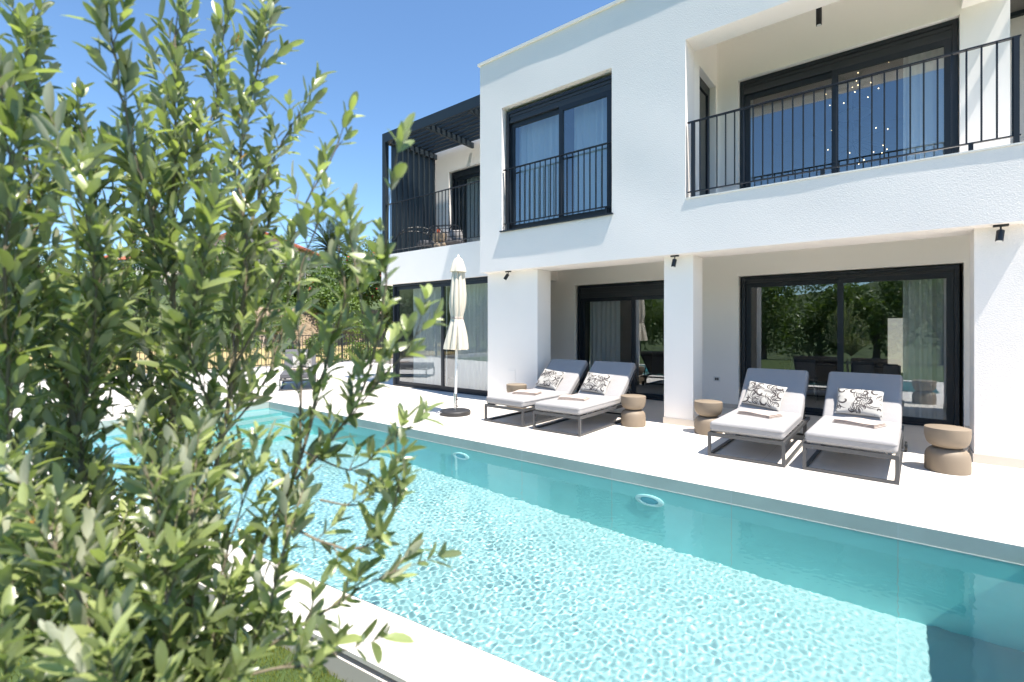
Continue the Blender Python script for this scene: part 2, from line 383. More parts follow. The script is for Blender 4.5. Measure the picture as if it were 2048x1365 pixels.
# wide ground sheet: lawn near the camera, field and rising land beyond the fence
m = MB()
m.add([(-18.6, -9, -.15), (8, -9, -.15), (8, NO(8)+.03, -.15), (-18.6, NO(-18.6)+.03, -.15)], [(0, 1, 2, 3)])
struct(m.build('lawn', M['grassbase']))
def terrain():
    nx, ny = 120, 120
    xs = np.concatenate([np.linspace(-400, -60, 20), np.linspace(-58, -18.9, 60), [-18.4, 7.8], np.linspace(9, 400, 40)])
    ys = np.concatenate([np.linspace(-500, -30, 25), np.linspace(-28, -9.5, 8), [-8.8, 12.3], np.linspace(13, 60, 30), np.linspace(65, 500, 35)])
    X, Y = np.meshgrid(xs, ys)
    rise = np.clip((-X-27.6)/1.0, 0, 1)*2.3+np.clip((-X-29)/30, 0, 1)*3.5
    Z = -.32+np.clip((-X-19)/8, 0, 1)*.75+rise
    Z = np.where((X > -18.6) & (X < 8) & (Y > -9) & (Y < 12.5), -3.0, Z); back = np.clip((-Y-40)/260, 0, 1)
    Z += back*26*(1+.35*np.sin(X/55.)+.2*np.sin(X/21.+1))
    back2 = np.clip((Y-60)/300, 0, 1); Z += back2*10
    v = np.stack([X, Y, Z], -1).reshape(-1, 3); nx, ny = len(xs), len(ys)
    m = MB(); m.v = [tuple(p) for p in v.tolist()]
    for j in range(ny-1):
        for i in range(nx-1):
            m.f.append((j*nx+i, j*nx+i+1, (j+1)*nx+i+1, (j+1)*nx+i)); m.sm.append(True)
            x, y = xs[i], ys[j]
            m.m.append(1 if (-29.2 < x < -27.2 and y > 0) else (0 if (-27.5 < x < -18 and y > -9) else 2))
    return struct(m.build('ground', [M['field'], M['rock'], M['hill']]))
terrain()
struct(B('kerb', M['kerb'], None, (-19.2, -18.6, -6, 30, -.3, .012)))

# ------------------------------------------------------------------ villa
villa = empty('villa', (-2.7, 8.5, 0), 0, 'large white two-storey modern villa with deep balconies beside the pool', 'house')
def VP(o):            # parent to the villa keeping world placement
    o.parent = villa; o.matrix_parent_inverse = Matrix.Translation((2.7, -8.5, 0)); return o
XE = 1.12
YF, YB = 7.2, 7.88
def facade():
    step = .045
    opens = [(-6.0, -3.66, 3.375, 5.76), (-2.46, XE+.1, 3.40, 5.77)]
    gx = sorted(set([round(x, 4) for x in np.linspace(-6.57, XE, 171)]+[-6.0, -3.66, -2.46]))
    gz = sorted(set([round(z, 4) for z in np.linspace(2.605, 6.75, 93)]+[3.375, 3.40, 5.76, 5.77]))
    gx = [g for i, g in enumerate(gx) if i == 0 or g-gx[i-1] > .004]; gz = [g for i, g in enumerate(gz) if i == 0 or g-gz[i-1] > .004]
    for t in (-6.0, -3.66, -2.46):
        if t not in gx: gx[min(range(len(gx)), key=lambda i: abs(gx[i]-t))] = t
    for t in (3.375, 3.40, 5.76, 5.77):
        if t not in gz: gz[min(range(len(gz)), key=lambda i: abs(gz[i]-t))] = t
    rng = random.Random(3); ws = [(rng.uniform(.9, 5), rng.uniform(.9, 6), rng.uniform(0, 7)) for _ in range(12)]
    def dy(x, z): return .00062*sum(math.sin(a*x+b*z*.8+c) for a, b, c in ws)
    m = MB(); idx = {}
    def vid(i, j):
        if (i, j) not in idx: idx[(i, j)] = len(m.v); m.v.append((gx[i], YF+dy(gx[i], gz[j]), gz[j]))
        return idx[(i, j)]
    cells = set()
    for i in range(len(gx)-1):
        for j in range(len(gz)-1):
            cx, cz = (gx[i]+gx[i+1])/2, (gz[j]+gz[j+1])/2
            if any(o[0] < cx < o[1] and o[2] < cz < o[3] for o in opens): continue
            cells.add((i, j)); m.f.append((vid(i, j), vid(i+1, j), vid(i+1, j+1), vid(i, j+1))); m.m.append(0); m.sm.append(True)
    def strip(a, b):
        p, q = m.v[a], m.v[b]; k = len(m.v); m.v += [(p[0], YF+.022, p[2]), (q[0], YF+.022, q[2])]
        m.f.append((a, k, k+1, b)); m.m.append(0); m.sm.append(False)
    for (i, j) in list(cells):
        if (i-1, j) not in cells: strip(vid(i, j), vid(i, j+1))
        if (i+1, j) not in cells: strip(vid(i+1, j+1), vid(i+1, j))
        if (i, j-1) not in cells: strip(vid(i+1, j), vid(i, j))
        if (i, j+1) not in cells: strip(vid(i, j+1), vid(i+1, j+1))
    y0, y1 = YF+.022, 7.6
    for bx in [(-6.57, -6.0, 2.605, 6.75), (-3.66, -2.46, 2.605, 6.75), (-6.0, -3.66, 2.605, 3.375), (-6.0, -3.66, 5.76, 6.75),
               (-2.46, XE, 2.605, 3.40), (-2.46, XE, 5.77, 6.75)]:
        m.box(bx[0], bx[1], y0, y1, bx[2], bx[3])
    m.box(-6.57, XE, 7.6, YB, 2.605, 3.0)
    o = m.build('facade_wall', M['plaster']); return VP(o)
facade()
# upper storey behind the facade
VP(B('side_wall', M['plaster'], None, (-6.57, -6.3, 7.6, 12.5, 3.0, 6.75), (-6.57, -6.3, 7.88, 12.5, 2.605, 3.0)))
VP(B('balcony_floor', M['smooth'], None, (-2.46, 6, 7.6, 8.8, 3.0, 3.398), (-2.46, 6, 7.88, 8.8, 2.9, 3.0)))
VP(B('balcony_wall', M['smooth'], None,
     (-2.66, -2.46, 7.6, 7.85, 3.0, 6.45), (-2.66, -2.46, 7.85, 8.72, 5.66, 6.45), (-2.66, -2.46, 8.72, 8.8, 3.0, 6.45),
     (-2.66, -2.115, 8.8, 9.0, 3.0, 6.45), (.645, XE, 8.8, 9.0, 3.0, 6.45), (-2.115, .645, 8.8, 9.0, 5.70, 6.45),
     (.66, XE, 7.6, 8.8, 5.765, 6.45)))
VP(B('balcony_ceiling', M['smooth'], None, (-6.57, XE, 7.6, 12.8, 6.45, 6.6)))
VP(B('parapet_cap', M['cap'], None, (-6.61, XE+.04, YF-.036, 7.66, 6.752, 6.80)))
VP(B('balcony_ledge', M['cap'], None, (-2.458, XE, YF-.012, YF+.16, 3.402, 3.42)))
VP(B('window_sill', M['anth'], None, (-6.03, -3.63, YF-.042, 7.29, 3.352, 3.374)))
# ground floor porch
VP(B('porch_ceiling', M['smooth'], None, (-6.57, 6, 7.882, 9.6, 2.895, 2.899), (-6.57, -2.46, 7.882, 9.6, 2.9, 2.999), (-2.46, 6, 8.8, 9.6, 2.9, 2.999)))
VP(B('porch_wall', M['smooth'], None,
     (-6.56, -5.82, 9.6, 9.78, 0, 2.895), (-3.06, -2.305, 9.6, 9.78, 0, 2.895), (.75, 6, 9.6, 9.78, 0, 2.895),
     (-5.82, -3.06, 9.6, 9.78, 2.475, 2.895), (-2.305, .75, 9.6, 9.78, 2.45, 2.895)))
for nm, x0, x1, y1, mt in (('column', -6.56, -5.31, 7.86, 'smooth'), ('column', -2.87, -2.42, 7.86, 'smooth'), ('column', .664, 2.2, 7.86, 'plaster')):
    o = VP(B(nm, M[mt], None, (x0, x1, 7.42, y1, 0, 2.604)))
    k = B('skirting', M['skirt'], None, (x0-.012, x1+.012, 7.408, y1+.012, 0, .10)); k.parent = o; k.matrix_parent_inverse = o.matrix_parent_inverse.inverted() @ Matrix.Identity(4)
    k.matrix_parent_inverse = Matrix.Identity(4)
for a, b in ((-3.06, -2.305), (.75, 6), (-6.5, -5.82)): VP(B('skirting', M['skirt'], None, (a, b, 9.588, 9.6, 0, .08)))
# left wing
VP(B('wing_wall', M['smooth'], None, (-10.62, -6.57, 7.8, 8.1, 2.62, 3.40), (-10.62, -6.6, 8.1, 9.6, 3.1, 3.395)))
VP(B('wing_upper_wall', M['plaster'], None, (-10.62, -9.955, 9.6, 9.8, 3.1, 6.62), (-7.4, -6.57, 9.6, 9.8, 3.1, 6.62), (-9.955, -7.4, 9.6, 9.8, 5.92, 6.62)))
VP(B('wing_back_wall', M['smooth'], None, (-10.5, -6.57, 12.6, 12.8, 0, 3.1), (-10.3, -10.2, 10.9, 12.6, 0, 3.1)))
VP(B('right_wing_wall', M['smooth'], None, (XE, 6, 10.6, 10.8, 3.0, 6.42), (XE-.2, XE, 9.0, 10.8, 3.0, 6.45)))
# rooms seen through the glass
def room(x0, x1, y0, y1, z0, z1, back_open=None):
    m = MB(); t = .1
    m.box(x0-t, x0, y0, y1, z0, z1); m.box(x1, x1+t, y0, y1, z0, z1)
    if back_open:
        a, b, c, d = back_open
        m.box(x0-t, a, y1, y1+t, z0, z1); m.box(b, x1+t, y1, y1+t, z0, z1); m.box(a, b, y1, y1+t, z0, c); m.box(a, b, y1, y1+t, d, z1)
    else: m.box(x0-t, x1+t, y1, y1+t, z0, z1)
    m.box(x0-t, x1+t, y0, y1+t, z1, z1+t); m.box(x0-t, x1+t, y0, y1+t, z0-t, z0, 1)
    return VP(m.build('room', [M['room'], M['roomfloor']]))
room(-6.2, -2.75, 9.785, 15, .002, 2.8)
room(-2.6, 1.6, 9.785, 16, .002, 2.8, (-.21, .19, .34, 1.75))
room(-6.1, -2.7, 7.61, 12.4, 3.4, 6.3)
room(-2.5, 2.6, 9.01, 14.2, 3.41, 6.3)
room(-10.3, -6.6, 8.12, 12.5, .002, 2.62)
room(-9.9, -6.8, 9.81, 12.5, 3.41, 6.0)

# windows: frame > sash, pane, shutter_box
def window(x0, x1, z0, z1, y, mull, box=.0, slats=0, panel2=True, label=None):
    ft = .055; d = .12
    m = MB(); m.box(x0, x0+ft, y, y+d, z0, z1); m.box(x1-ft, x1, y, y+d, z0, z1)
    m.box(x0+ft, x1-ft, y, y+d, z1-ft-box*0, z1); m.box(x0+ft, x1-ft, y, y+d, z0, z0+.03)
    o = VP(m.build('window', M['anth']))
    if label: o['label'] = label
    mpi = Matrix.Identity(4)
    def sub(name, mb, mat):
        k = mb.build(name, mat); k.parent = o; k.matrix_parent_inverse = mpi; return k
    zt = z1-ft
    if box:
        m = MB(); n = max(3, int(box/.045))
        for i in range(n):
            za = zt-box+box*i/n; m.box(x0+ft+.001, x1-ft-.001, y+.02+(.012 if i % 2 else 0), y+.10, za+.0006, za+box/n-.0006)
        sub('shutter_box', m, M['anth2']); zt -= box
    w = .085
    for a, b, yy in ((x0+ft, mull+.04, y+.065), (mull-.04, x1-ft, y+.02)):
        m = MB(); zb = z0+.03
        m.box(a+.001, a+w, yy, yy+.045, zb+.001, zt-.001); m.box(b-w, b-.001, yy, yy+.045, zb+.001, zt-.001)
        m.box(a+w, b-w, yy, yy+.045, zt-w, zt-.001); m.box(a+w, b-w, yy, yy+.045, zb+.001, zb+w)
        sub('sash', m, M['anth'])
        m = MB(); m.box(a+w-.004, b-w+.004, yy+.019, yy+.025, zb+w-.004, zt-w+.004); sub('pane', m, M['glass'])
    return o
window(-2.262, .705, .005, 2.43, 9.66, -.75, .05)
window(-5.776, -3.085, .005, 2.455, 9.66, -4.42, .22)
window(-10.25, -6.565, .005, 2.618, 7.88, -8.42, .0)
window(-5.955, -3.664, 3.378, 5.69, 7.29, -4.72, .17)
window(-2.105, .635, 3.41, 5.69, 8.88, -.76, .17)
window(-9.93, -7.42, 3.41, 5.90, 9.68, -8.7, .10)
# side door on the balcony's left wall
m = MB(); m.box(-2.64, -2.56, 7.853, 7.93, 3.41, 5.655); m.box(-2.64, -2.56, 8.62, 8.717, 3.41, 5.655); m.box(-2.64, -2.56, 7.93, 8.62, 5.5, 5.655); m.box(-2.64, -2.56, 7.93, 8.62, 3.41, 3.5)
dr = VP(m.build('side_door', M['anth'])); m = MB(); m.box(-2.61, -2.60, 7.925, 8.625, 3.495, 5.505); k = m.build('pane', M['glass']); k.parent = dr; k.matrix_parent_inverse = Matrix.Identity(4)
m = MB(); m.box(-2.555, -2.53, 8.0, 8.02, 4.4, 4.55); k = m.build('handle', M['chrome']); k.parent = dr; k.matrix_parent_inverse = Matrix.Identity(4)

# railings: railing > handrail/bottom rail mesh, posts, balusters
def railing(x0, x1, y, ztop, zbot, zfix, n, posts, offset_posts=True):
    m = MB(); m.box(x0, x1, y-.022, y+.022, ztop-.016, ztop)
    o = VP(m.build('railing', M['black'])); I = Matrix.Identity(4)
    def sub(nm, mb):
        k = mb.build(nm, M['black']); k.parent = o; k.matrix_parent_inverse = I
    m = MB(); m.box(x0+.001, x1-.001, y-.018, y+.018, zbot, zbot+.014); sub('bottom_rail', m)
    for i in range(n):
        x = x0+(x1-x0)*(i+.5)/n; m = MB(); m.box(x-.008, x+.008, y-.008, y+.008, zbot+.014, ztop-.016); sub('baluster', m)
    for x, full in posts:
        m = MB(); w = .022 if full else .02
        m.box(x-w, x+w, y-.03 if full else y-.012, y+.03 if full else y+.012, zfix, ztop-.017 if full else zbot-.001); sub('post', m)
    return o
railing(-2.44, 1.0, 7.235, 4.545, 3.50, 3.42, 29, [(-2.36, True), (-.75, False), (.62, False), (.965, True)])
railing(-5.98, -3.68, 7.235, 4.56, 3.50, 3.376, 20, [(-5.86, False), (-3.78, False)])
railing(-10.5, -6.60, 7.86, 4.73, 3.50, 3.401, 34, [(-10.4, False), (-8.7, False), (-6.9, False)])

# pergola of the left wing and the corner of the right one
perg = empty('pergola', (-10.6, 7.9, 3.4), 0, 'dark blue-grey slatted pergola with side fins on the left wing terrace', 'pergola')
def PP(o, e=perg): o.parent = e; o.matrix_parent_inverse = Matrix.Translation(-e.location); return o
PP(B('front_beam', M['perg'], None, (-10.62, -6.6, 7.82, 7.88, 6.36, 6.60)))
PP(B('front_beam', M['perg'], None, (-10.62, -10.54, 7.885, 9.58, 6.36, 6.60)))
PP(B('post', M['perg'], None, (-10.62, -10.50, 7.82, 7.94, 3.401, 6.358)))
for x in (-10.45, -9.0, -7.55): PP(B('cross_beam', M['perg'], None, (x-.035, x+.035, 7.885, 9.58, 6.36, 6.50)))
for i in range(9):
    y = 8.02+i*.178; PP(B('roof_slat', M['perg'], None, (-10.535, -6.6, y-.03, y+.03, 6.505, 6.60)))
for i in range(8):
    y = 8.13+i*.19; PP(B('side_fin', M['perg'], None, (-10.615, -10.40, y-.025, y+.025, 3.401, 6.358)))
perg2 = empty('pergola', (1.4, 9.5, 3.4), 0, 'corner of a dark slatted pergola at the top right edge', 'pergola')
for i in range(10):
    y = 9.1+i*.16; PP(B('roof_slat', M['perg'], None, (XE+.02, 3.5, y-.03, y+.03, 6.42, 6.52)), perg2)
PP(B('cross_beam', M['perg'], None, (1.50, 1.57, 7.9, 10.58, 6.24, 6.40)), perg2)
PP(B('cross_beam', M['perg'], None, (XE+.02, 3.5, 10.5, 10.58, 6.24, 6.40)), perg2)

# ------------------------------------------------------------------ curtains
def curtain(x0, x1, y, z0, z1, label, amp=.03, lam=.13, seed=0):
    rng = random.Random(seed); n = int((x1-x0)/.014); vs = []; fs = []; ph = 0
    pts = []
    for i in range(n+1):
        ph += 2*math.pi*.014/(lam*rng.uniform(.6, 1.5)); x = x0+(x1-x0)*i/n
        pts.append((x, y+amp*math.sin(ph)*rng.uniform(.8, 1)))
    for zz in (z0, (z0+z1)/2, z1):
        k = 1.15 if zz == z0 else 1
        vs += [(x, y+(yy-y)*k, zz) for x, yy in pts]
    for r in range(2):
        for i in range(n): fs.append((r*(n+1)+i, r*(n+1)+i+1, (r+1)*(n+1)+i+1, (r+1)*(n+1)+i))
    o = MB().add(vs, fs, 0, True).build('curtain', M['curtain']); return tag(o, label, 'curtain')
curtain(-9.75, -8.50, 8.12, .03, 2.58, 'sheer white curtain behind the left pane of the wing window by the parasol', seed=1)
curtain(-8.22, -6.66, 8.12, .03, 2.58, 'sheer white curtain behind the right pane, next to the first column', seed=2)
curtain(-5.86, -4.80, 7.56, 3.42, 5.6, 'sheer curtain behind the left half of the upper bedroom window', seed=3)
curtain(-4.60, -3.70, 7.56, 3.42, 5.6, 'sheer curtain behind the right half of the upper bedroom window', seed=4)
curtain(-5.62, -4.86, 9.95, .03, 2.42, 'pale curtain inside the doorway behind the left pair of loungers', seed=5)
curtain(.06, .72, 9.87, .03, 2.42, 'pale curtain at the right end of the glass doors behind the right loungers', seed=6)
curtain(.06, .66, 9.15, 3.43, 5.66, 'pale curtain at the right end of the big balcony door', seed=7)
curtain(-2.12, -1.95, 9.15, 3.43, 5.66, 'narrow pale curtain at the left end of the big balcony door', seed=8)
curtain(-9.6, -7.5, 9.95, 3.43, 5.85, 'green-tinged curtain behind the wing terrace door', seed=9)

# ------------------------------------------------------------------ spotlights, sockets
def spot(x, y, z, dirv, label):
    t = empty('spotlight', (x, y, z), 0, label, 'spotlight', 'black spotlights under the overhang')
    MB().box(-.06, .06, -.022, .022, -.022, 0).build('mounting_plate', M['black'], t)
    MB().tube([(0, 0, -.02), (0, 0, -.065)], .008, 8).build('bracket', M['black'], t)
    d = Vector(dirv).normalized(); a = Vector((0, 0, -.055)); b = a+d*.125
    h = MB().tube([a-d*.0, a+d*.01, b], [.02, .033, .033], 20).build('lamp_head', M['black'], t)
    MB().tube([b+d*.0005, b+d*.003], [.025, .025], 20).build('lens', M['socket'], h)
spot(-5.93, 7.31, 2.604, (-.55, -.25, -.9), 'leftmost black spotlight, tilted left, under the overhang by the first column')
spot(-2.66, 7.31, 2.604, (-.12, -.2, -1), 'black spotlight under the overhang in front of the narrow middle column')
spot(.86, 7.31, 2.604, (-.12, -.2, -1), 'large black spotlight under the overhang at the right edge of the photo')
t = empty('ceiling_spotlight', (-.89, 8.2, 6.45), 0, 'black tube spotlight hanging from the balcony ceiling', 'spotlight')
MB().tube([(0, 0, 0), (0, 0, -.59)], .037, 24).build('lamp_body', M['black'], t)
MB().tube([(0, 0, -.591), (0, 0, -.595)], .028, 24).build('lens', M['socket'], t)
t = empty('wall_socket', (-2.685, 9.598, .53), 0, 'double socket with grey inserts on the porch wall behind the side table', 'socket')
MB().box(-.06, .06, -.012, 0, -.045, .045).build('cover_plate', M['socket'], t)
MB().box(-.035, -.002, -.016, -.0121, -.025, .025).box(.002, .035, -.016, -.0121, -.025, .025).build('insert', M['frame'], t)
t = empty('access_panel', (-5.93, 7.418, .57), 0, 'flush white access panel low on the first column', 'panel')
MB().box(-.09, .09, -.006, 0, -.12, .12).build('door', M['smooth'], t); MB().box(-.08, .08, -.0085, -.0061, .095, .10).build('grip', M['socket'], t)

# ------------------------------------------------------------------ chandelier and ceiling disc in the upper room
ch = empty('chandelier', (-.62, 10.4, 5.3), 0, 'branching wire chandelier of tiny warm bulbs inside the balcony room', 'chandelier')
rng = random.Random(11)
MB().tube([(0, 0, 1.0), (0, 0, -.6)], .004, 6).build('cord', M['cable'], ch)
for k in range(36):
    lo = k % 2; ang = rng.uniform(0, 6.28); rr = rng.uniform(.12, .5); zc = .45 if lo else -.55
    p = Vector((math.cos(ang)*rr, math.sin(ang)*rr*.5, zc+rng.uniform(-.38, .38)))
    root = Vector((0, 0, zc+rng.uniform(-.1, .1)))
    a = MB().tube([root, p], .0018, 4).build('arm', M['cable'], ch)
    MB().lathe([(.001, -.007), (.0045, -.005), (.0065, 0), (.0045, .005), (.001, .007)], 8, c=p).build('bulb', M['bulb'], a)
t = empty('ceiling_lamp', (-.78, 13.2, 6.29), 0, 'round flat ceiling lamp deep inside the balcony room', 'ceiling lamp')
MB().lathe([(.30, 0), (.32, -.02), (.32, -.05), (.29, -.06)], 32).build('shade', M['socket'], t)

# ------------------------------------------------------------------ dining set inside the living room
t = empty('dining_table', (-1.0, 12.2, .004), 0, 'dark dining table inside the living room behind the right loungers', 'table')
MB().rbox(-1.0, 1.0, -.45, .45, .71, .75, .012, 2).build('tabletop', M['wood'], t)
for x in (-.9, .9):
    for y in (-.36, .36): MB().box(x-.03, x+.03, y-.03, y+.03, 0, .709).build('leg', M['wood'], t)
def dining_chair(loc, rz, label):
    t = empty('dining_chair', loc, rz, label, 'chair', 'dining chairs inside the living room')
    MB().rbox(-.22, .22, -.22, .22, .43, .49, .02, 3).build('seat', M['greycush'], t)
    MB().rbox(-.22, .22, .19, .23, .50, .86, .018, 3).build('backrest', M['greycush'], t)
    for x in (-.19, .19):
        for y in (-.19, .19): MB().tube([(x, y, .428), (x*1.12, y*1.12, 0)], .011, 8).build('leg', M['chrome'], t)
dining_chair((-1.5, 11.5, .004), R(180), 'grey dining chair, left one in front of the indoor table')
dining_chair((-.55, 11.45, .004), R(175), 'grey dining chair, right one in front of the indoor table')
dining_chair((.10, 10.75, .004), R(120), 'steel-legged chair just inside the glass doors, beside the pale curtain')
# ------------------------------------------------------------------ side tables
def side_table(loc, label, name='side_table'):
    t = empty(name, loc, 0, label, 'side table', 'sand-coloured hourglass side tables')
    MB().lathe([(.178, 0), (.186, .006), (.187, .05), (.186, .13), (.181, .175), (.17, .205), (.15, .228), (.12, .243), (.10, .248)], 48).build('base', M['stonetable'], t)
    MB().lathe([(.10, .2485), (.125, .256), (.15, .272), (.168, .295), (.180, .33), (.187, .37), (.189, .43), (.188, .452), (.183, .455)], 48).build('top', M['stonetable'], t)
    return t
t1 = side_table((-5.52, 7.05, 0), 'sand-coloured side table standing against the first column, half hidden by a lounger')
def tcopy(o, loc, label, rz=0):
    c = copy_tree(o); c.location = loc; c.rotation_euler.z = rz; c['label'] = label; return c
tcopy(t1, (-3.185, 6.98, 0), 'hourglass side table just right of the second lounger from the left')
tcopy(t1, (-2.11, 7.12, 0), 'hourglass side table just right of the narrow middle column')
tcopy(t1, (.405, 6.82, 0), 'nearest and largest-looking hourglass side table, at the far right')
tcopy(t1, (-9.0, 8.35, 3.40), 'hourglass side table up on the wing terrace beside the wire chairs')

# ------------------------------------------------------------------ pillows with printed scrolls
def pillow_mesh(seed, w=.48, h=.38, th=.065):
    m = MB(); n = 22
    def P(u, v, s):            # u,v in -1..1
        e = (max(0, 1-u*u)**.42)*(max(0, 1-v*v)**.42)
        pin = 1-.06*(1-abs(u)**3)*abs(v)**2; pin2 = 1-.06*(1-abs(v)**3)*abs(u)**2
        wr = .004*math.sin(5*u+3*v+seed)+.003*math.sin(9*v-4*u+seed*2)
        return Vector((u*w/2*pin2, v*h/2*pin, s*(th*e+wr*e)))
    for s in (1, -1):
        vs = [P(-1+2*i/n, -1+2*j/n, s) for j in range(n+1) for i in range(n+1)]
        fs = [(j*(n+1)+i, j*(n+1)+i+1, (j+1)*(n+1)+i+1, (j+1)*(n+1)+i) for j in range(n) for i in range(n)]
        if s < 0: fs = [f[::-1] for f in fs]
        m.add(vs, fs, 0, True)
    rng = random.Random(seed)
    def ribbon(pts, w0):
        vs = []; k = len(pts)
        for i, (u, v) in enumerate(pts):
            u0, v0 = pts[max(0, i-1)]; u1, v1 = pts[min(k-1, i+1)]
            dx, dy = (u1-u0)*w, (v1-v0)*h; L = math.hypot(dx, dy) or 1
            ww = w0*math.sin(math.pi*min(1, (i+.35)/(k-.3)))**.8
            for sg in (-1, 1):
                uu = min(.97, max(-.97, u-dy/L*ww*sg/w*2)); vv = min(.97, max(-.97, v+dx/L*ww*sg/h*2))
                p = P(uu, vv, 1); p.z += .0012; vs.append(p)
        m.add(vs, [(2*i, 2*i+1, 2*i+3, 2*i+2) for i in range(k-1)], 1, True)
    def spiral(cu, cv, a0, r0, turn, hand, w0):
        w0 *= 1.2
        pts = []
        for i in range(22):
            t = i/21.; r = r0*(1-t)**.75+.015; a = a0+hand*turn*t
            pts.append((cu+r*math.cos(a), cv+r*math.sin(a)*1.2))
        ribbon(pts, w0)
    cen = [(-.78+.52*i+rng.uniform(-.08, .08)+(.2 if j == 1 else 0), -.66+.66*j+rng.uniform(-.08, .08), rng.uniform(.24, .31), rng.choice((-1, 1))) for i in range(4) for j in range(3)]
    for cu, cv, r0, hd in cen:
        a0 = rng.uniform(0, 6.28)
        spiral(cu, cv, a0, r0, 4.6, hd, .0062)
        spiral(cu, cv, a0+.5, r0*.72, 3.6, hd, .004)
        for q in range(5):     # feathered leaves thrown off each scroll
            a = a0+hd*(q*.42-.6); r = r0*1.05; L = rng.uniform(.2, .34)
            pts = [(cu+(r+L*s)*math.cos(a+hd*1.1*s), cv+(r+L*s)*math.sin(a+hd*1.1*s)*1.2) for s in [i/7. for i in range(8)]]
            ribbon(pts, .0050)
    return m
def pillow(loc, rot, label, seed, name='pillow', grp='cushions printed with dark scrolls'):
    o = pillow_mesh(seed).build(name, [M['pillow'], M['ink']]); o.location = loc; o.rotation_euler = rot
    return tag(o, label, 'cushion', grp)
def towel(loc, rz, label, w=.36, d=.25, seed=0):
    m = MB(); rng = random.Random(seed)
    for i, z in enumerate((0, .0138, .0276)):
        n = 10; off = rng.uniform(-.006, .006)
        bm = bmesh.new(); bmesh.ops.create_grid(bm, x_segments=n, y_segments=n, size=.5)
        top = {}
        vs = []; fs = []
        for s in (0, 1):
            for j in range(n+1):
                for k in range(n+1):
                    u = k/n-.5; v = j/n-.5
                    x = u*w*(1-.02*i)+off; y = v*d*(1-.03*i)
                    e = (1-(2*abs(u))**6)*(1-(2*abs(v))**6)
                    zz = z+.0006+(.015*s*(.35+.65*e))+.0025*math.sin(7*u+5*v+i+seed)*s*(i == 2)+.018*(i == 2)*s*math.exp(-((u+.15)/.3)**2)*.4
                    vs.append((x, y, zz))
        q = n+1
        for j in range(n):
            for k in range(n):
                a = j*q+k; fs.append((a, a+q, a+q+1, a+1)); b = q*q+a; fs.append((b, b+1, b+q+1, b+q))
        for k in range(n):
            fs += [(k, k+1, q*q+k+1, q*q+k), (n*q+k+1, n*q+k, q*q+n*q+k, q*q+n*q+k+1), ((k+1)*q, k*q, q*q+k*q, q*q+(k+1)*q), (k*q+n, (k+1)*q+n, q*q+(k+1)*q+n, q*q+k*q+n)]
        bm.free(); m.add(vs, fs, 0, True)
    o = m.build('folded_towel', M['towel']); o.location = loc; o.rotation_euler = (0, 0, rz)
    return tag(o, label, 'towel', 'cream towels folded on the loungers')

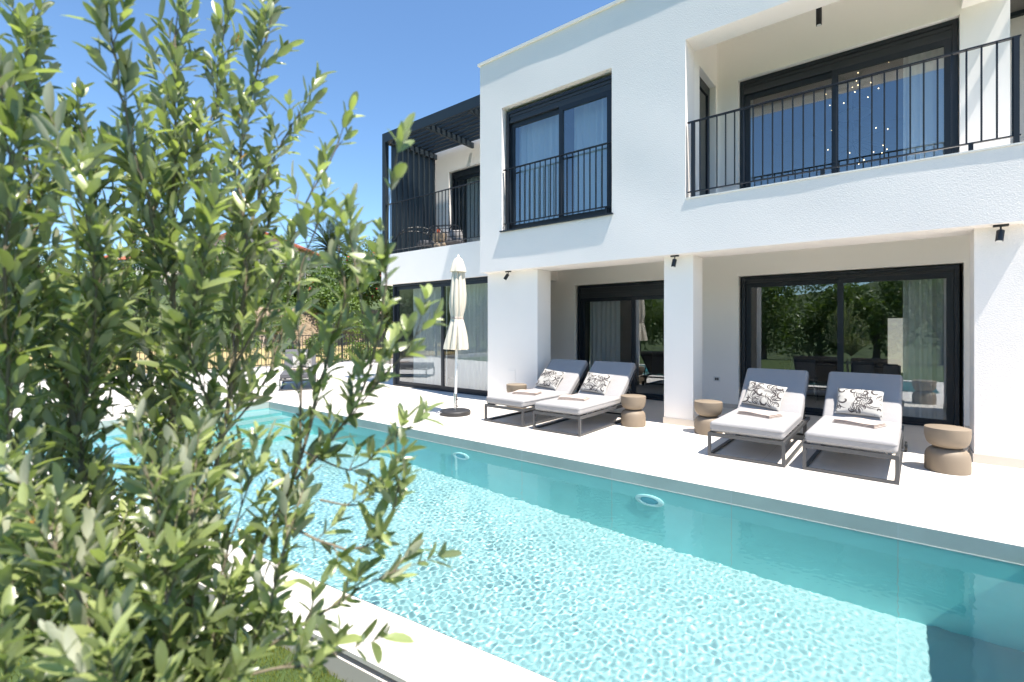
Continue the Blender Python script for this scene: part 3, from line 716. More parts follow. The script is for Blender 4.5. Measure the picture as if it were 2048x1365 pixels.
# ------------------------------------------------------------------ loungers
ANG = R(41); HY0 = 1.30
def make_lounger(cmat, label, group):
    t = empty('sun_lounger', (0, 0, 0), 0, label, 'sun lounger', group)
    w = .40; s = .032
    m = MB()
    for x in (-w+s/2, w-s/2):
        m.box(x-s/2, x+s/2, s, 1.55, .004, .004+s*.8)          # ground runners
        m.box(x-s/2, x+s/2, s, 1.90, .235, .275)               # seat rails
    m.box(-w, w, 0, s, .004, .004+s*.8); m.box(-w, w, 0, s, .235, .275); m.box(-w+s, w-s, 1.868, 1.90, .237, .273)
    for y in (.4, .8, 1.2): m.box(-w+s, w-s, y, y+.03, .25, .268)
    m.build('frame', M['frame'], t)
    for x in (-w, w-s): MB().box(x, x+s, .0005, s-.0005, .030, .2345).build('leg', M['frame'], t)
    for x in (-w, w-s): MB().box(x, x+s, 1.55, 1.55+s, .05, .2345).build('leg', M['frame'], t)
    for x in (-w-.035, w+.01):
        wh = MB().tube([(x, 1.66, .062), (x+.025, 1.66, .062)], .06, 20).build('wheel', M['black'], t)
        MB().tube([(x-.002, 1.66, .062), (x+.027, 1.66, .062)], .022, 12).build('hub', M['frame'], wh)
    MB().box(-w+.02, w-.02, 1.645, 1.675, .05, .075).box(-w+.02, -w+.05, 1.645, 1.675, .075, .235).box(w-.05, w-.02, 1.645, 1.675, .075, .235).build('axle', M['black'], t)
    sc_ = MB().rbox(-.385, .385, .012, HY0-.006, .283, .405, .034, 4, puff=.010).build('seat_cushion', cmat, t)
    T = Matrix.Translation((0, HY0, .292)) @ Matrix.Rotation(ANG, 4, 'X')
    def loop(x, y0, y1, z, q=.034):
        pts = []
        for cx, cy, a0 in ((x-q, y1-q, 0), (-x+q, y1-q, 90), (-x+q, y0+q, 180), (x-q, y0+q, 270)):
            for k in range(5): a = R(a0+22.5*k); pts.append(Vector((cx+q*math.cos(a), cy+q*math.sin(a), z)))
        return pts+[pts[0], pts[1]]
    bc_ = MB().rbox(-.385, .385, .0, .83, .0, .118, .034, 4, mat=T, puff=.010).build('back_cushion', cmat, t)
    m = MB(); m.tube(loop(.3865, .0105, HY0-.0045, .371), .0032, 6, cap=False); m.tube(loop(.3865, .0105, HY0-.0045, .317), .0032, 6, cap=False); m.build('piping', M['greycush'] if cmat == M['greycush'] else M['seam'], sc_)
    m = MB(); m.tube([T @ p for p in loop(.3865, -.0015, .8315, .084)], .0032, 6, cap=False); m.tube([T @ p for p in loop(.3865, -.0015, .8315, .034)], .0032, 6, cap=False); m.build('piping', M['greycush'] if cmat == M['greycush'] else M['seam'], bc_)
    m = MB()
    for x in (-.37, .37):
        a = T @ Vector((x, .02, -.016)); b = T @ Vector((x, .80, -.016)); m.bar(a, b, .03, .022)
    a = T @ Vector((-.355, .78, -.016)); b = T @ Vector((.355, .78, -.016)); m.bar(a, b, .022)
    m.build('back_frame', M['frame'], t)
    m = MB()
    for x in (-.34, .34):
        a = T @ Vector((x, .45, -.03)); m.bar(a, (x, 1.80, .265), .018)
    m.build('strut', M['frame'], t)
    return t
G1 = 'light grey sun loungers in pairs on the pool deck'
L = make_lounger(M['cushion'], 'light grey sun lounger nearest the parasol, first from the left', G1)
spots = [(-4.80, 5.79, -1.5, 'light grey sun lounger nearest the parasol, leftmost of the four beside the porch'),
         (-3.81, 5.765, .5, 'light grey sun lounger second from the left, between the first lounger and a side table'),
         (-1.345, 5.865, 0, 'light grey sun lounger right of the middle column, third from the left'),
         (-.39, 5.905, -1.5, 'light grey sun lounger closest to the camera, beside the nearest side table')]
for i, (x, y, a, lb) in enumerate(spots):
    o = L if i == 0 else copy_tree(L)
    o.location = (x, y, 0); o.rotation_euler.z = R(a); o['label'] = lb
G2 = None
Lf = make_lounger(M['greycush'], 'dark grey sun lounger beyond the pool steps, seen through the olive branches', G2)
Lf.location = (-11.25, 5.85, 0); Lf.rotation_euler.z = R(60)
def on_lounger(i, x, yb, rz, seed, label, tw, tz, tlabel):
    lx, ly, a, _ = spots[i]; base = Matrix.Translation((lx, ly, 0)) @ Matrix.Rotation(R(a), 4, 'Z')
    # pillow leans on the backrest, lower edge on the seat
    T = base @ Matrix.Translation((x, HY0-.05, .425)) @ Matrix.Rotation(R(50), 4, 'X') @ Matrix.Rotation(rz, 4, 'Z') @ Matrix.Translation((0, .20, .02))
    o = pillow((0, 0, 0), (0, 0, 0), label, seed); o.matrix_world = T
    p = base @ Vector((tw[0], tw[1], .4165)); towel(p, tz, tlabel, w=.42, d=.30, seed=seed)
on_lounger(0, -.10, 0, R(-6), 1, 'scroll-print cushion on the leftmost light grey lounger', (.0, .60), R(14), 'folded cream towel on the leftmost light grey lounger')
on_lounger(1, -.10, 0, R(-4), 2, 'scroll-print cushion on the second lounger from the left', (-.05, .58), R(14), 'folded cream towel on the second lounger from the left')
on_lounger(2, -.10, 0, R(-9), 3, 'tilted scroll-print cushion on the lounger right of the middle column', (.0, .76), R(-20), 'folded cream towel on the third light grey lounger')
on_lounger(3, -.02, 0, R(-1), 4, 'scroll-print cushion on the lounger closest to the camera', (.03, .80), R(-20), 'folded cream towel on the lounger closest to the camera')
base = Matrix.Translation((-11.25, 5.85, 0)) @ Matrix.Rotation(R(60), 4, 'Z')
o = pillow((0, 0, 0), (0, 0, 0), 'scroll-print cushion on the dark grey lounger beyond the pool steps', 5)
o.matrix_world = base @ Matrix.Translation((.05, HY0-.05, .425)) @ Matrix.Rotation(R(50), 4, 'X') @ Matrix.Translation((0, .2, .02))
towel(base @ Vector((0, .9, .4165)), R(60), 'folded cream towel on the dark grey lounger beyond the pool steps', w=.45, d=.3, seed=9)

# ------------------------------------------------------------------ parasol
PX_, PY_ = -5.99, 5.93
ps = empty('parasol', (PX_, PY_, 0), 0, 'closed cream parasol tied with a strap, white pole in a round black weighted base', 'parasol')
pb = MB().lathe([(.25, 0), (.265, .008), (.268, .03), (.266, .062), (.25, .076), (.04, .082), (.03, .083)], 48).build('base', M['rubber'], ps)
MB().tube([(0, 0, .083), (0, 0, .36)], .030, 20).build('sleeve', M['chrome'], pb)
for z in (.15, .27): MB().tube([(.03, 0, z), (.062, -.005, z)], [.008, .014], 10).build('knob', M['black'], pb)
MB().tube([(-.17, -.205, .058), (-.185, -.235, .058), (-.185, -.235, .02), (-.09, -.275, .02), (-.09, -.275, .058), (-.08, -.25, .058)], .006, 6).build('handle', M['chrome'], pb)
def lean(o): o.location.z = .083; o.rotation_euler = (0, R(1.6), 0); return o
lean(MB().tube([(0, 0, .01), (0, 0, 2.58)], .022, 16).build('pole', M['white_metal'], ps))
def fold(a, z):
    k = .13+.10*min(1, max(0, 1.6-z)/.5); q = 8*a+1.3*math.sin(2.3*z)+.9*math.sin(a*2+z)
    return 1+k*(abs(math.sin(q/2))*2-1.25)+.07*math.sin(3*a+z*2.6)+.035*math.sin(17*a+5*z)
prof = [(.165, 1.045), (.192, 1.05), (.188, 1.12), (.165, 1.28), (.135, 1.44), (.108, 1.545), (.096, 1.585), (.104, 1.62), (.125, 1.72), (.135, 1.85), (.132, 2.0), (.118, 2.15), (.104, 2.3), (.096, 2.42), (.09, 2.46)]
can = lean(MB().lathe(prof, 128, fold=fold).build('canopy', M['canopy'], ps))
lean(MB().lathe([(.145, 2.38), (.142, 2.40), (.12, 2.47), (.095, 2.55), (.07, 2.60), (.035, 2.625), (.005, 2.63)], 64, fold=lambda a, z: 1+.09*math.sin(6*a)*(2.63-z)*4).build('cap', M['canopy'], ps))
MB().lathe([(.099, 1.572), (.103, 1.575), (.103, 1.60), (.099, 1.603)], 96, fold=lambda a, z: fold(a, 1.585)*1.02).build('tie_strap', M['towel'], can)
lean(MB().lathe([(.02, 2.60), (.024, 2.64), (.012, 2.67), (.002, 2.68)], 16).build('finial', M['white_metal'], ps))

# ------------------------------------------------------------------ pool lights
def pool_light(x, z, label):
    t = empty('pool_light', (x, PF(x)-.002, z), R(.93), label, 'pool light', 'round white lights in the far pool wall')
    rot = Matrix.Rotation(R(90), 4, 'X')
    def L_(prof, nm, mat, par):
        mb = MB().lathe(prof, 40); mb.v = [tuple(rot @ Vector(v)) for v in mb.v]; return mb.build(nm, mat, par)
    a = L_([(.15, 0), (.15, .014), (.14, .022), (.10, .024), (.098, .010)], 'ring', M['poolwhite'], t)
    L_([(.097, .003), (.09, .016), (.05, .024), (.005, .026)], 'lens', M['poollens'], a)
    for o in [x for x in bpy.data.objects if x.parent in (t, a)]: o.cycles.is_caustics_receiver = True
M['poolwhite'] = simple('white_fitting', (.9, .93, .93), .4)
M['poollens'] = simple('blue_lens', (.16, .50, .62), .3)
pool_light(-4.62, -.50, 'round underwater pool light farther away, left of the middle of the far wall')
pool_light(-1.98, -.50, 'round underwater pool light nearer the camera, below the loungers')

# ------------------------------------------------------------------ terrace chairs
def wire_chair(loc, rz, label):
    t = empty('terrace_chair', loc, rz, label, 'chair', 'curved black chairs on the wing terrace')
    m = MB()
    for s in (-.28, .28):
        arc = [(s, -.3+.62*math.cos(a), .30+.42*math.sin(a)) for a in [math.pi*.05*i for i in range(19)]]
        m.tube(arc, .014, 8)
    for k in range(9):
        a = math.pi*.05*(2+2*k) if k < 9 else 0
        m.tube([(-.28, -.3+.62*math.cos(a), .30+.42*math.sin(a)), (.28, -.3+.62*math.cos(a), .30+.42*math.sin(a))], .008, 6)
    m.build('frame', M['black'], t)
    for s in (-.26, .26):
        for y in (-.3, .3): MB().tube([(s, y*.7, .3), (s, y, 0)], .012, 8).build('leg', M['black'], t)
    MB().rbox(-.26, .26, -.28, .3, .30, .40, .03, 3, puff=.02).build('seat_cushion', M['greycush'], t)
    MB().rbox(-.24, .24, .22, .34, .40, .72, .04, 3).build('back_cushion', M['cushion'], t)
wire_chair((-9.85, 8.75, 3.40), R(-30), 'curved black chair with grey cushion, left one on the wing terrace')
wire_chair((-9.2, 8.95, 3.40), R(25), 'curved black chair behind the side table on the wing terrace')
t = empty('candle_lantern', (-9.02, 8.33, 3.856), 0, 'small amber glass lantern on the terrace side table', 'lantern')
MB().lathe([(.035, 0), (.045, .02), (.045, .09), (.03, .11), (.03, .13)], 16).build('glass', M['amber'], t); MB().lathe([(.02, .131), (.018, .16), (.002, .17)], 12).build('lid', M['wood'], t)

# ------------------------------------------------------------------ leaves
LS = np.array([0, .14, .36, .62, .86, 1.0]); LW = np.array([0, .6, .97, 1.0, .68, 0])
def leaf_cloud(P, A, Nn, Ln, Wd, tone, name, mat, parent=None, curl=.10, simple_leaf=False):
    """P base points, A axis, Nn upper normal, Ln lengths, Wd half widths (numpy)"""
    A = A/np.linalg.norm(A, axis=1, keepdims=True)
    Nn = Nn-A*np.sum(A*Nn, 1, keepdims=True); Nn /= np.linalg.norm(Nn, axis=1, keepdims=True)+1e-9
    S = np.cross(A, Nn); n = len(P)
    rows = []
    rng = np.random.default_rng(len(P)); cu = rng.normal(curl, .16, n)
    if simple_leaf:
        st = [(0, 0, 0), (.5, -1, .0), (.5, 1, .0), (1, 0, 0)]
        fs = [(0, 1, 2), (2, 1, 3)]
        fs = [(0, 1, 3, 2)]
        for s, w, d in st:
            rows.append(P+A*(Ln*s)[:, None]+S*(Wd*w)[:, None]+Nn*(cu*Ln*(s-s*s)*1.)[:, None])
        k = 4
    else:
        rows.append(P)
        for s, w in zip(LS[1:-1], LW[1:-1]):
            bend = cu*Ln*(-(s**2))
            mid = P+A*(Ln*s)[:, None]+Nn*bend[:, None]
            rows.append(mid-S*(Wd*w)[:, None]+Nn*(Wd*w*.35)[:, None]); rows.append(mid); rows.append(mid+S*(Wd*w)[:, None]+Nn*(Wd*w*.35)[:, None])
        rows.append(P+A*Ln[:, None]+Nn*(-cu*Ln)[:, None]); k = 14
        fs = [(0, 2, 1), (0, 3, 2)]
        for q in range(3):
            b = 1+3*q; fs += [(b, b+1, b+4, b+3), (b+1, b+2, b+5, b+4)]
        fs += [(10, 11, 13), (11, 12, 13)]
    V = np.stack(rows, 1).reshape(-1, 3)
    sizes = [len(f) for f in fs]; flat = np.array([i for f in fs for i in f])
    loops = (flat[None, :]+(np.arange(n)*k)[:, None]).ravel()
    tot = np.tile(sizes, n); starts = np.concatenate([[0], np.cumsum(tot)[:-1]])
    me = bpy.data.meshes.new(name); me.vertices.add(len(V)); me.vertices.foreach_set('co', V.ravel())
    me.loops.add(len(loops)); me.loops.foreach_set('vertex_index', loops)
    me.polygons.add(len(tot)); me.polygons.foreach_set('loop_start', starts); me.polygons.foreach_set('use_smooth', np.ones(len(tot), bool))
    me.update(calc_edges=True)
    at = me.attributes.new('tone', 'FLOAT', 'POINT'); at.data.foreach_set('value', np.repeat(tone, k))
    me.materials.append(mat); o = bpy.data.objects.new(name, me); COL.objects.link(o)
    if parent: o.parent = parent
    return o

# ---- foreground olive
def olive():
    rng = random.Random(21)
    base = Vector((-1.28, .28, -.15))
    root = empty('olive_tree', base, 0, 'young olive tree with silvery green leaves close to the camera on the left', 'tree')
    P0 = lambda p: Vector(p)-base
    wood = MB(); LP, LA, LN, LL, LWd, LT = [], [], [], [], [], []
    def leafpair(p, d, ph, size):
        up = Vector((0, 0, 1)); s = d.cross(up)
        s = s.normalized() if s.length > .1 else Vector((1, 0, 0)); q = d.cross(s)
        for k in (0, math.pi):
            if rng.random() < .06: continue
            side = s*math.cos(ph+k)+q*math.sin(ph+k)
            th = R(rng.uniform(20, 52)); a = (d*math.cos(th)+side*math.sin(th)).normalized()
            a = (a+up*rng.uniform(-.12, .25)+Vector((rng.gauss(0, .1), rng.gauss(0, .1), 0))).normalized()
            nn = d*math.sin(th)-side*math.cos(th); nn = -side*math.cos(th)*1+d*math.sin(th)
            LP.append(p); LA.append(a); LN.append(nn+Vector((rng.gauss(0, .25), rng.gauss(0, .25), rng.gauss(0, .25))))
            L = size*rng.uniform(.55, 1.22); LL.append(L); LWd.append(L*rng.uniform(.125, .175))
            t = rng.random(); LT.append(min(.975, t*.95) if rng.random() > .0007 else 1.0)
    def twig(p, d, length, r, size):
        pts = [p]; rs = [r]; n = max(3, int(length/.018)); ph = rng.uniform(0, 6.28); st = length/n
        for i in range(n):
            d = (d+Vector((rng.gauss(0, .06), rng.gauss(0, .06), .035+rng.gauss(0, .05)))).normalized()
            p = p+d*st; pts.append(p); rs.append(max(.0009, r*(1-.75*(i+1)/n)))
            if i > 0 or length < .1:
                sz = size*(1 if i < n*.7 else 1-.45*(i-n*.7)/(n*.3+.01)); leafpair(p, d, ph, sz); ph += math.pi/2+rng.gauss(0, .2)
        leafpair(p, d, ph, size*.5)
        wood.tube(pts, [q*.75 for q in rs], 5)
    def leader(pix, r0, r1, dens, tl=.17, size=.05, top=True, only=None):
        P = [P0(W(*q)) for q in pix]; pts = []
        for i in range(len(P)-1):
            a = P[max(0, i-1)]; b = P[i]; c = P[i+1]; e = P[min(len(P)-1, i+2)]; n = max(2, int((c-b).length/.03))
            for k in range(n):
                t = k/n; pts.append(.5*((2*b)+(c-a)*t+(2*a-5*b+4*c-e)*t*t+(3*b-a-3*c+e)*t**3)+Vector((rng.gauss(0, .0015),)*3))
        pts.append(P[-1]); n = len(pts); rs = [r0+(r1-r0)*i/(n-1) for i in range(n)]
        wood.tube(pts, rs, 8)
        acc = 0; ang = rng.uniform(0, 6.28)
        for i in range(2, n-1):
            f = i/n
            if only and not (only[0] <= f <= only[1]): continue
            seg = (pts[i]-pts[i-1]).length; acc += seg*dens*(1.12-.32*f)
            while acc > 1:
                acc -= 1; ang += 2.4+rng.gauss(0, .4); d = (pts[i+1]-pts[i-1]).normalized()
                up = Vector((0, 0, 1)); s = d.cross(up); s = s.normalized() if s.length > .15 else Vector((1, 0, 0)); q = d.cross(s)
                side = s*math.cos(ang)+q*math.sin(ang); th = R(rng.uniform(22, 50))
                dd = (d*math.cos(th)+side*math.sin(th)+up*.4).normalized()
                twig(pts[i], dd, tl*rng.uniform(.45, 1.15)*(1-.35*f), .0021, size)
        if top: twig(pts[-1], (pts[-1]-pts[-2]).normalized(), tl*.8, max(r1, .0015), size)
    for a in LEADERS: leader(a[0], a[1]*.6, a[2]*.7, a[3]*(1.36 if a[3] >= 36 else 1.2), a[4]*.92, a[5]*1.08)
    w = wood.build('branches', M['bark'], root)
    tr = MB(); tr.tube([(0, 0, 0), (.01, .0, .2), (-.01, .01, .42), (.0, .02, .62)], [.045, .036, .03, .024], 14); tr.build('trunk', M['bark'], root)
    A_ = lambda l: np.array([tuple(x) for x in l])
    leaf_cloud(A_(LP), A_(LA), A_(LN), np.array(LL), np.array(LWd), np.array(LT), 'foliage', M['olive'], root)
    print('olive leaves', len(LP))
TB = (330, 1560, 1.0)         # fork of the trunk, below the frame
LEADERS = [
    # pixels + forward distance, start radius, end radius, twigs per metre
    [[TB, (210, 1200, 1.05), (150, 850, 1.1), (70, 500, 1.1), (50, 180, 1.1), (62, 40, 1.1)], .014, .003, 46, .17, .05],
    [[TB, (300, 1150, 1.15), (345, 800, 1.2), (345, 480, 1.2), (350, 240, 1.2), (352, 60, 1.2)], .016, .003, 44, .18, .052],
    [[TB, (400, 1100, 1.1), (455, 800, 1.15), (492, 520, 1.15), (478, 330, 1.15), (505, 180, 1.15), (538, 60, 1.15)], .014, .003, 40, .16, .05],
    [[(455, 760, 1.15), (560, 560, 1.12), (600, 430, 1.1), (650, 340, 1.1), (680, 275, 1.1)], .006, .002, 24, .085, .048],
    [[(455, 700, 1.2), (500, 580, 1.2), (520, 500, 1.2), (540, 430, 1.2)], .005, .002, 36, .12, .048],
    [[(350, 650, 1.25), (440, 540, 1.28), (465, 460, 1.28), (470, 380, 1.28)], .005, .002, 36, .12, .048],
    [[(490, 480, 1.15), (540, 330, 1.2), (580, 260, 1.2), (600, 225, 1.2)], .004, .002, 34, .12, .048],
    [[(345, 600, 1.2), (280, 350, 1.1), (240, 180, 1.05), (222, 60, 1.0)], .005, .002, 34, .13, .055],
    [[(345, 420, 1.2), (420, 250, 1.25), (440, 120, 1.25), (450, 50, 1.25)], .005, .002, 40, .13, .045],
    [[(150, 900, 1.1), (190, 620, 1.0), (170, 420, .95), (140, 320, .95)], .006, .002, 36, .15, .055],
    [[TB, (480, 1180, 1.05), (590, 950, 1.05), (650, 740, 1.05), (690, 590, 1.0), (678, 500, 1.0)], .012, .0025, 30, .11, .05],
    [[(590, 960, 1.05), (700, 830, 1.0), (755, 680, .97), (772, 540, .95)], .006, .0025, 26, .10, .05],
    [[(772, 545, .95), (775, 430, .92), (792, 320, .9)], .0028, .002, 9, .05, .055],
    [[(600, 900, 1.05), (600, 740, 1.05), (592, 620, 1.05), (604, 530, 1.05), (640, 440, 1.05)], .005, .002, 20, .09, .05],
    [[(740, 700, .98), (722, 600, .98), (705, 510, .98), (700, 460, .98)], .003, .002, 18, .07, .05],
    [[(100, 1000, 1.2), (160, 760, 1.25), (200, 560, 1.25), (180, 300, 1.2)], .006, .002, 44, .17, .05],
    [[(420, 1000, 1.25), (300, 700, 1.35), (310, 500, 1.35), (300, 300, 1.3)], .006, .002, 44, .17, .05],
    [[(20, 900, 1.0), (10, 600, .95), (20, 350, .95), (0, 150, .95)], .006, .002, 40, .15, .055],
    [[TB, (300, 1250, .9), (380, 1080, .9), (390, 930, .95)], .008, .002, 44, .13, .055],
    [[TB, (520, 1250, .95), (560, 1120, .95), (600, 1000, 1.0)], .008, .002, 36, .11, .05],
    [[TB, (100, 1250, .9), (40, 1050, .95), (20, 850, 1.0)], .008, .002, 44, .15, .055],
    [[(640, 1000, 1.0), (720, 1010, .97), (765, 960, .96)], .004, .0018, 30, .08, .05],
    [[(440, 850, 1.15), (380, 700, 1.05), (400, 560, 1.0), (420, 430, 1.0)], .005, .002, 40, .13, .052],
    [[(690, 850, 1.0), (760, 760, .98), (815, 700, .95), (838, 650, .95)], .003, .0016, 24, .07, .045],
    [[(600, 900, 1.05), (700, 940, 1.0), (760, 900, .98), (812, 860, .98)], .004, .0016, 24, .07, .048],
    [[(560, 1040, 1.0), (690, 1100, .95), (770, 1060, .93), (800, 960, .92)], .005, .0018, 26, .09, .048],
    [[TB, (500, 1330, .95), (640, 1230, .93), (750, 1160, .93), (812, 1135, .93)], .009, .0018, 28, .09, .048],
    [[TB, (420, 1380, .85), (600, 1330, .82), (690, 1300, .8)], .008, .002, 30, .11, .05],
    [[TB, (120, 1330, .85), (20, 1150, .85), (-40, 1000, .85)], .010, .003, 44, .16, .055],
    [[TB, (230, 1350, .82), (150, 1180, .8), (90, 1040, .8)], .009, .002, 46, .15, .055],
    [[TB, (330, 1300, .85), (330, 1130, .85), (300, 960, .85)], .009, .002, 44, .14, .052],
    [[TB, (430, 1280, .95), (450, 1120, .95), (500, 960, .95)], .007, .002, 34, .13, .05],
    [[(200, 1200, 1.05), (60, 960, 1.15), (-30, 700, 1.2), (-60, 400, 1.2)], .009, .003, 42, .18, .052],
    [[(120, 760, 1.1), (20, 560, 1.0), (-40, 400, .95)], .006, .002, 34, .16, .055],
    [[(340, 900, 1.2), (240, 760, 1.3), (170, 640, 1.35)], .006, .002, 40, .17, .048],
    [[(345, 820, 1.2), (400, 640, 1.3), (410, 480, 1.35), (400, 380, 1.35)], .006, .002, 36, .15, .045],
    [[(300, 1150, 1.15), (200, 1000, 1.3), (120, 860, 1.4), (60, 760, 1.4)], .007, .002, 40, .18, .05],
    [[(400, 1100, 1.1), (350, 1000, 1.3), (300, 880, 1.4)], .006, .002, 40, .17, .05],
    [[(440, 880, 1.15), (520, 780, 1.25), (560, 680, 1.3), (575, 590, 1.3)], .005, .002, 30, .13, .045],
    [[TB, (60, 1420, .75), (-60, 1300, .72)], .009, .003, 46, .15, .055],
    [[TB, (260, 1440, .7), (190, 1340, .68)], .008, .003, 46, .13, .05],
    [[(150, 850, 1.1), (230, 600, 1.25), (270, 430, 1.3), (265, 330, 1.3)], .005, .002, 38, .15, .045],
    [[(60, 500, 1.1), (130, 330, 1.2), (150, 250, 1.2)], .004, .002, 34, .12, .045],
]
olive()

# ---- turf blades
def turf():
    rng = np.random.default_rng(2); n = 46000
    x = rng.uniform(-4.6, -1.0, n); yl = .126*(x+2.977)+1.155
    y = yl-rng.random(n)**1.2*2.0+.01
    P = np.stack([x, y, np.full(n, -.15)], 1)
    A = np.stack([rng.normal(0, .45, n), rng.normal(0, .45, n), np.ones(n)], 1); Nn = rng.normal(0, 1, (n, 3))
    o = leaf_cloud(P, A, Nn, rng.uniform(.022, .042, n), rng.uniform(.0009, .0016, n), rng.random(n), 'grass', M['grass'], curl=.25, simple_leaf=True)
    tag(o, 'short green artificial turf beside the pool coping', 'grass', kind='stuff')
turf()
o = MB().add([(-.028, -.018, 0), (.03, -.02, 0), (.022, .024, 0), (-.02, .02, 0), (0, 0, .03)], [(3, 2, 1, 0), (0, 1, 4), (1, 2, 4), (2, 3, 4), (3, 0, 4)]).build('stone', M['cap'])
o.location = W(497, 1249, 2.6); o.location.z = -.115; tag(o, 'small pale pointed stone lying on the turf by the pool edge', 'stone')

# ---- background vegetation
def blob(name, c, r, n, leaf, mat, label, cat, group=None, seed=0, trunk=None, lumps=14, flowers=0, parent=None, tonebias=0):
    rng = np.random.default_rng(seed+7); c = Vector(c)
    root = empty(name, (c.x, c.y, trunk if trunk is not None else c.z-r[2]), 0, label, cat, group)
    loc = np.array(root.location)
    lc = rng.normal(0, 1, (lumps, 3)); lc /= np.linalg.norm(lc, axis=1, keepdims=True); lc *= rng.uniform(.25, .8, (lumps, 1)); lc *= np.array(r)
    lr = rng.uniform(.28, .5, lumps)
    k = rng.integers(0, lumps, n); d = rng.normal(0, 1, (n, 3)); d /= np.linalg.norm(d, axis=1, keepdims=True)
    rad = rng.uniform(.55, 1.05, (n, 1))
    P = lc[k]+d*rad*lr[k][:, None]*np.array(r)+np.array(c)-loc
    A = d*.6+rng.normal(0, .6, (n, 3)); Nn = d+rng.normal(0, .5, (n, 3))+np.array([0, 0, .6])
    tone = np.clip(rng.random(n)*.9+tonebias, 0, .97)
    leaf_cloud(P, A, Nn, rng.uniform(.7, 1.3, n)*leaf, rng.uniform(.2, .32, n)*leaf, tone, 'crown', mat, root, simple_leaf=True)
    if flowers:
        kk = rng.choice(n, flowers, replace=False)
        leaf_cloud(P[kk]+d[kk]*.05, A[kk], Nn[kk], np.full(flowers, leaf*.8), np.full(flowers, leaf*.35), rng.random(flowers), 'blossom', M['red'], root, simple_leaf=True)
    if trunk is not None:
        h = c.z-trunk; m = MB(); m.tube([(0, 0, 0), (.04, .02, h*.4), (0, .03, h*.8)], [.12*r[0]/2+.03, .09*r[0]/2+.02, .05], 8)
        for q in range(4):
            a = q*1.6+seed; m.tube([(.04, .02, h*.35), (math.cos(a)*r[0]*.35, math.sin(a)*r[1]*.35, h*.9)], [.05, .02], 6)
        m.build('trunk', M['trunkbark'], root)
    return root
def at(x, y, t): return W(x, y, t)
G3 = 'leafy shrubs on the bank beyond the fence'
bk = [(150, 560, 33, 2.6, 1.7, 'leafdark'), (270, 590, 33, 2.2, 1.4, 'leafbright'), (370, 540, 34, 2.4, 1.9, 'leafdark'), (470, 545, 34, 2.2, 1.7, 'leafbright'),
      (555, 560, 34, 2.0, 1.9, 'leafbright'), (620, 570, 34, 1.8, 1.8, 'leafdark'), (680, 575, 33, 1.8, 1.7, 'leafbright'), (740, 560, 32, 1.6, 1.7, 'leafbright'), (60, 590, 32, 2.6, 1.6, 'leafbright'), (790, 600, 31, 1.4, 1.9, 'leafdark')]
bk += [(110, 600, 44, 3.2, 2.2, 'leafdark'), (260, 600, 44, 3.2, 2.0, 'leafbright'), (10, 560, 40, 3.0, 2.4, 'leafdark'), (200, 640, 30, 1.8, 1.2, 'leafbright'), (310, 625, 30, 1.6, 1.1, 'leafdark'), (80, 640, 30, 1.8, 1.2, 'leafdark'), (400, 600, 31, 1.7, 1.1, 'leafbright'), (540, 610, 31, 1.6, 1.0, 'leafbright'), (670, 612, 30.5, 1.6, 1.0, 'leafbright')]
names = ['farthest left', 'second from the left', 'below the white balustrade', 'in front of the pink house', 'under the pink gable', 'left of the palm', 'just below the palm', 'beside the villa corner, dotted with red', 'at the left edge', 'right against the villa corner', 'on the slope behind the olive crown', 'on the slope left of the balustrade', 'on the slope at the left edge', 'low on the bank, behind the olive stems', 'low on the bank, dark, behind the olive crown', 'low on the bank near the left edge', 'hanging over the rock bank left of the pink gable', 'hanging over the rock bank under the gable', 'hanging over the rock bank beside the palm']
for i, (x, y, t, rx, rz, mt) in enumerate(bk):
    p = at(x, y, t)
    blob('shrub', p, (rx*1.5, rx*1.5, rz*1.35), 5200, .22, M[mt], 'leafy green shrub on the bank, '+names[i], 'shrub', G3, i, flowers=140 if i in (7, 5) else 0)
lowb = [(420, 655, 27.5, 1.1, .8), (560, 650, 27.5, 1.0, .7), (700, 652, 27, 1.2, .8), (240, 650, 27.5, 1.5, .9), (60, 655, 27.5, 1.5, 1.0), (480, 690, 24.5, .8, .75), (640, 690, 24.5, .6, .5), (570, 700, 23, .45, .35), (730, 700, 23.5, .7, .6), (100, 690, 24, 1.2, .9), (300, 690, 24, 1.0, .7)]
ln = ['against the rock bank, left of the pink house', 'against the rock bank under the gable', 'against the rock bank beside the palm', 'against the rock bank, behind the olive crown', 'against the rock bank at the left edge', 'with tan canes behind the fence', 'low clump right of the canes', 'small tuft in the dry field', 'clump near the villa corner', 'wide clump at the left edge', 'clump left of the canes']
for i, (x, y, t, rx, rz) in enumerate(lowb):
    p = at(x, y, t); blob('bush', p, (rx*1.35, rx*1.35, rz*1.3), 1500, .13, M['leafbright'], 'low green bush in the field, '+ln[i], 'bush', 'low bushes in the dry field', 30+i, lumps=8)
blob('pine_tree', at(745, 515, 60), (3.6, 3.6, 2.2), 2600, .35, M['brushleaf'], 'sparse dark tree rising behind the hedge beside the villa', 'tree', None, 50, trunk=at(745, 600, 60).z)
blob('pine_tree', at(20, 520, 60), (4, 4, 3), 2600, .35, M['brushleaf'], 'dark tree at the far left behind the olive', 'tree', None, 51, trunk=at(20, 620, 60).z)
# trees behind the camera, seen in the glass
gb = 'trees and hedge across the garden, mirrored in the glass'
for i in range(13):
    x = -20+i*2.4; rng = random.Random(i); h = rng.uniform(2.2, 2.9)
    blob('garden_tree', (x, -9.5+rng.uniform(-.8, .8), h), (2.3, 1.5, h*1.05), 5000, .20, M['leafbright'], None, 'tree', gb, 70+i, trunk=-.3)['label'] = 'dense dark green tree of the hedge across the garden, mirrored in the glass doors'

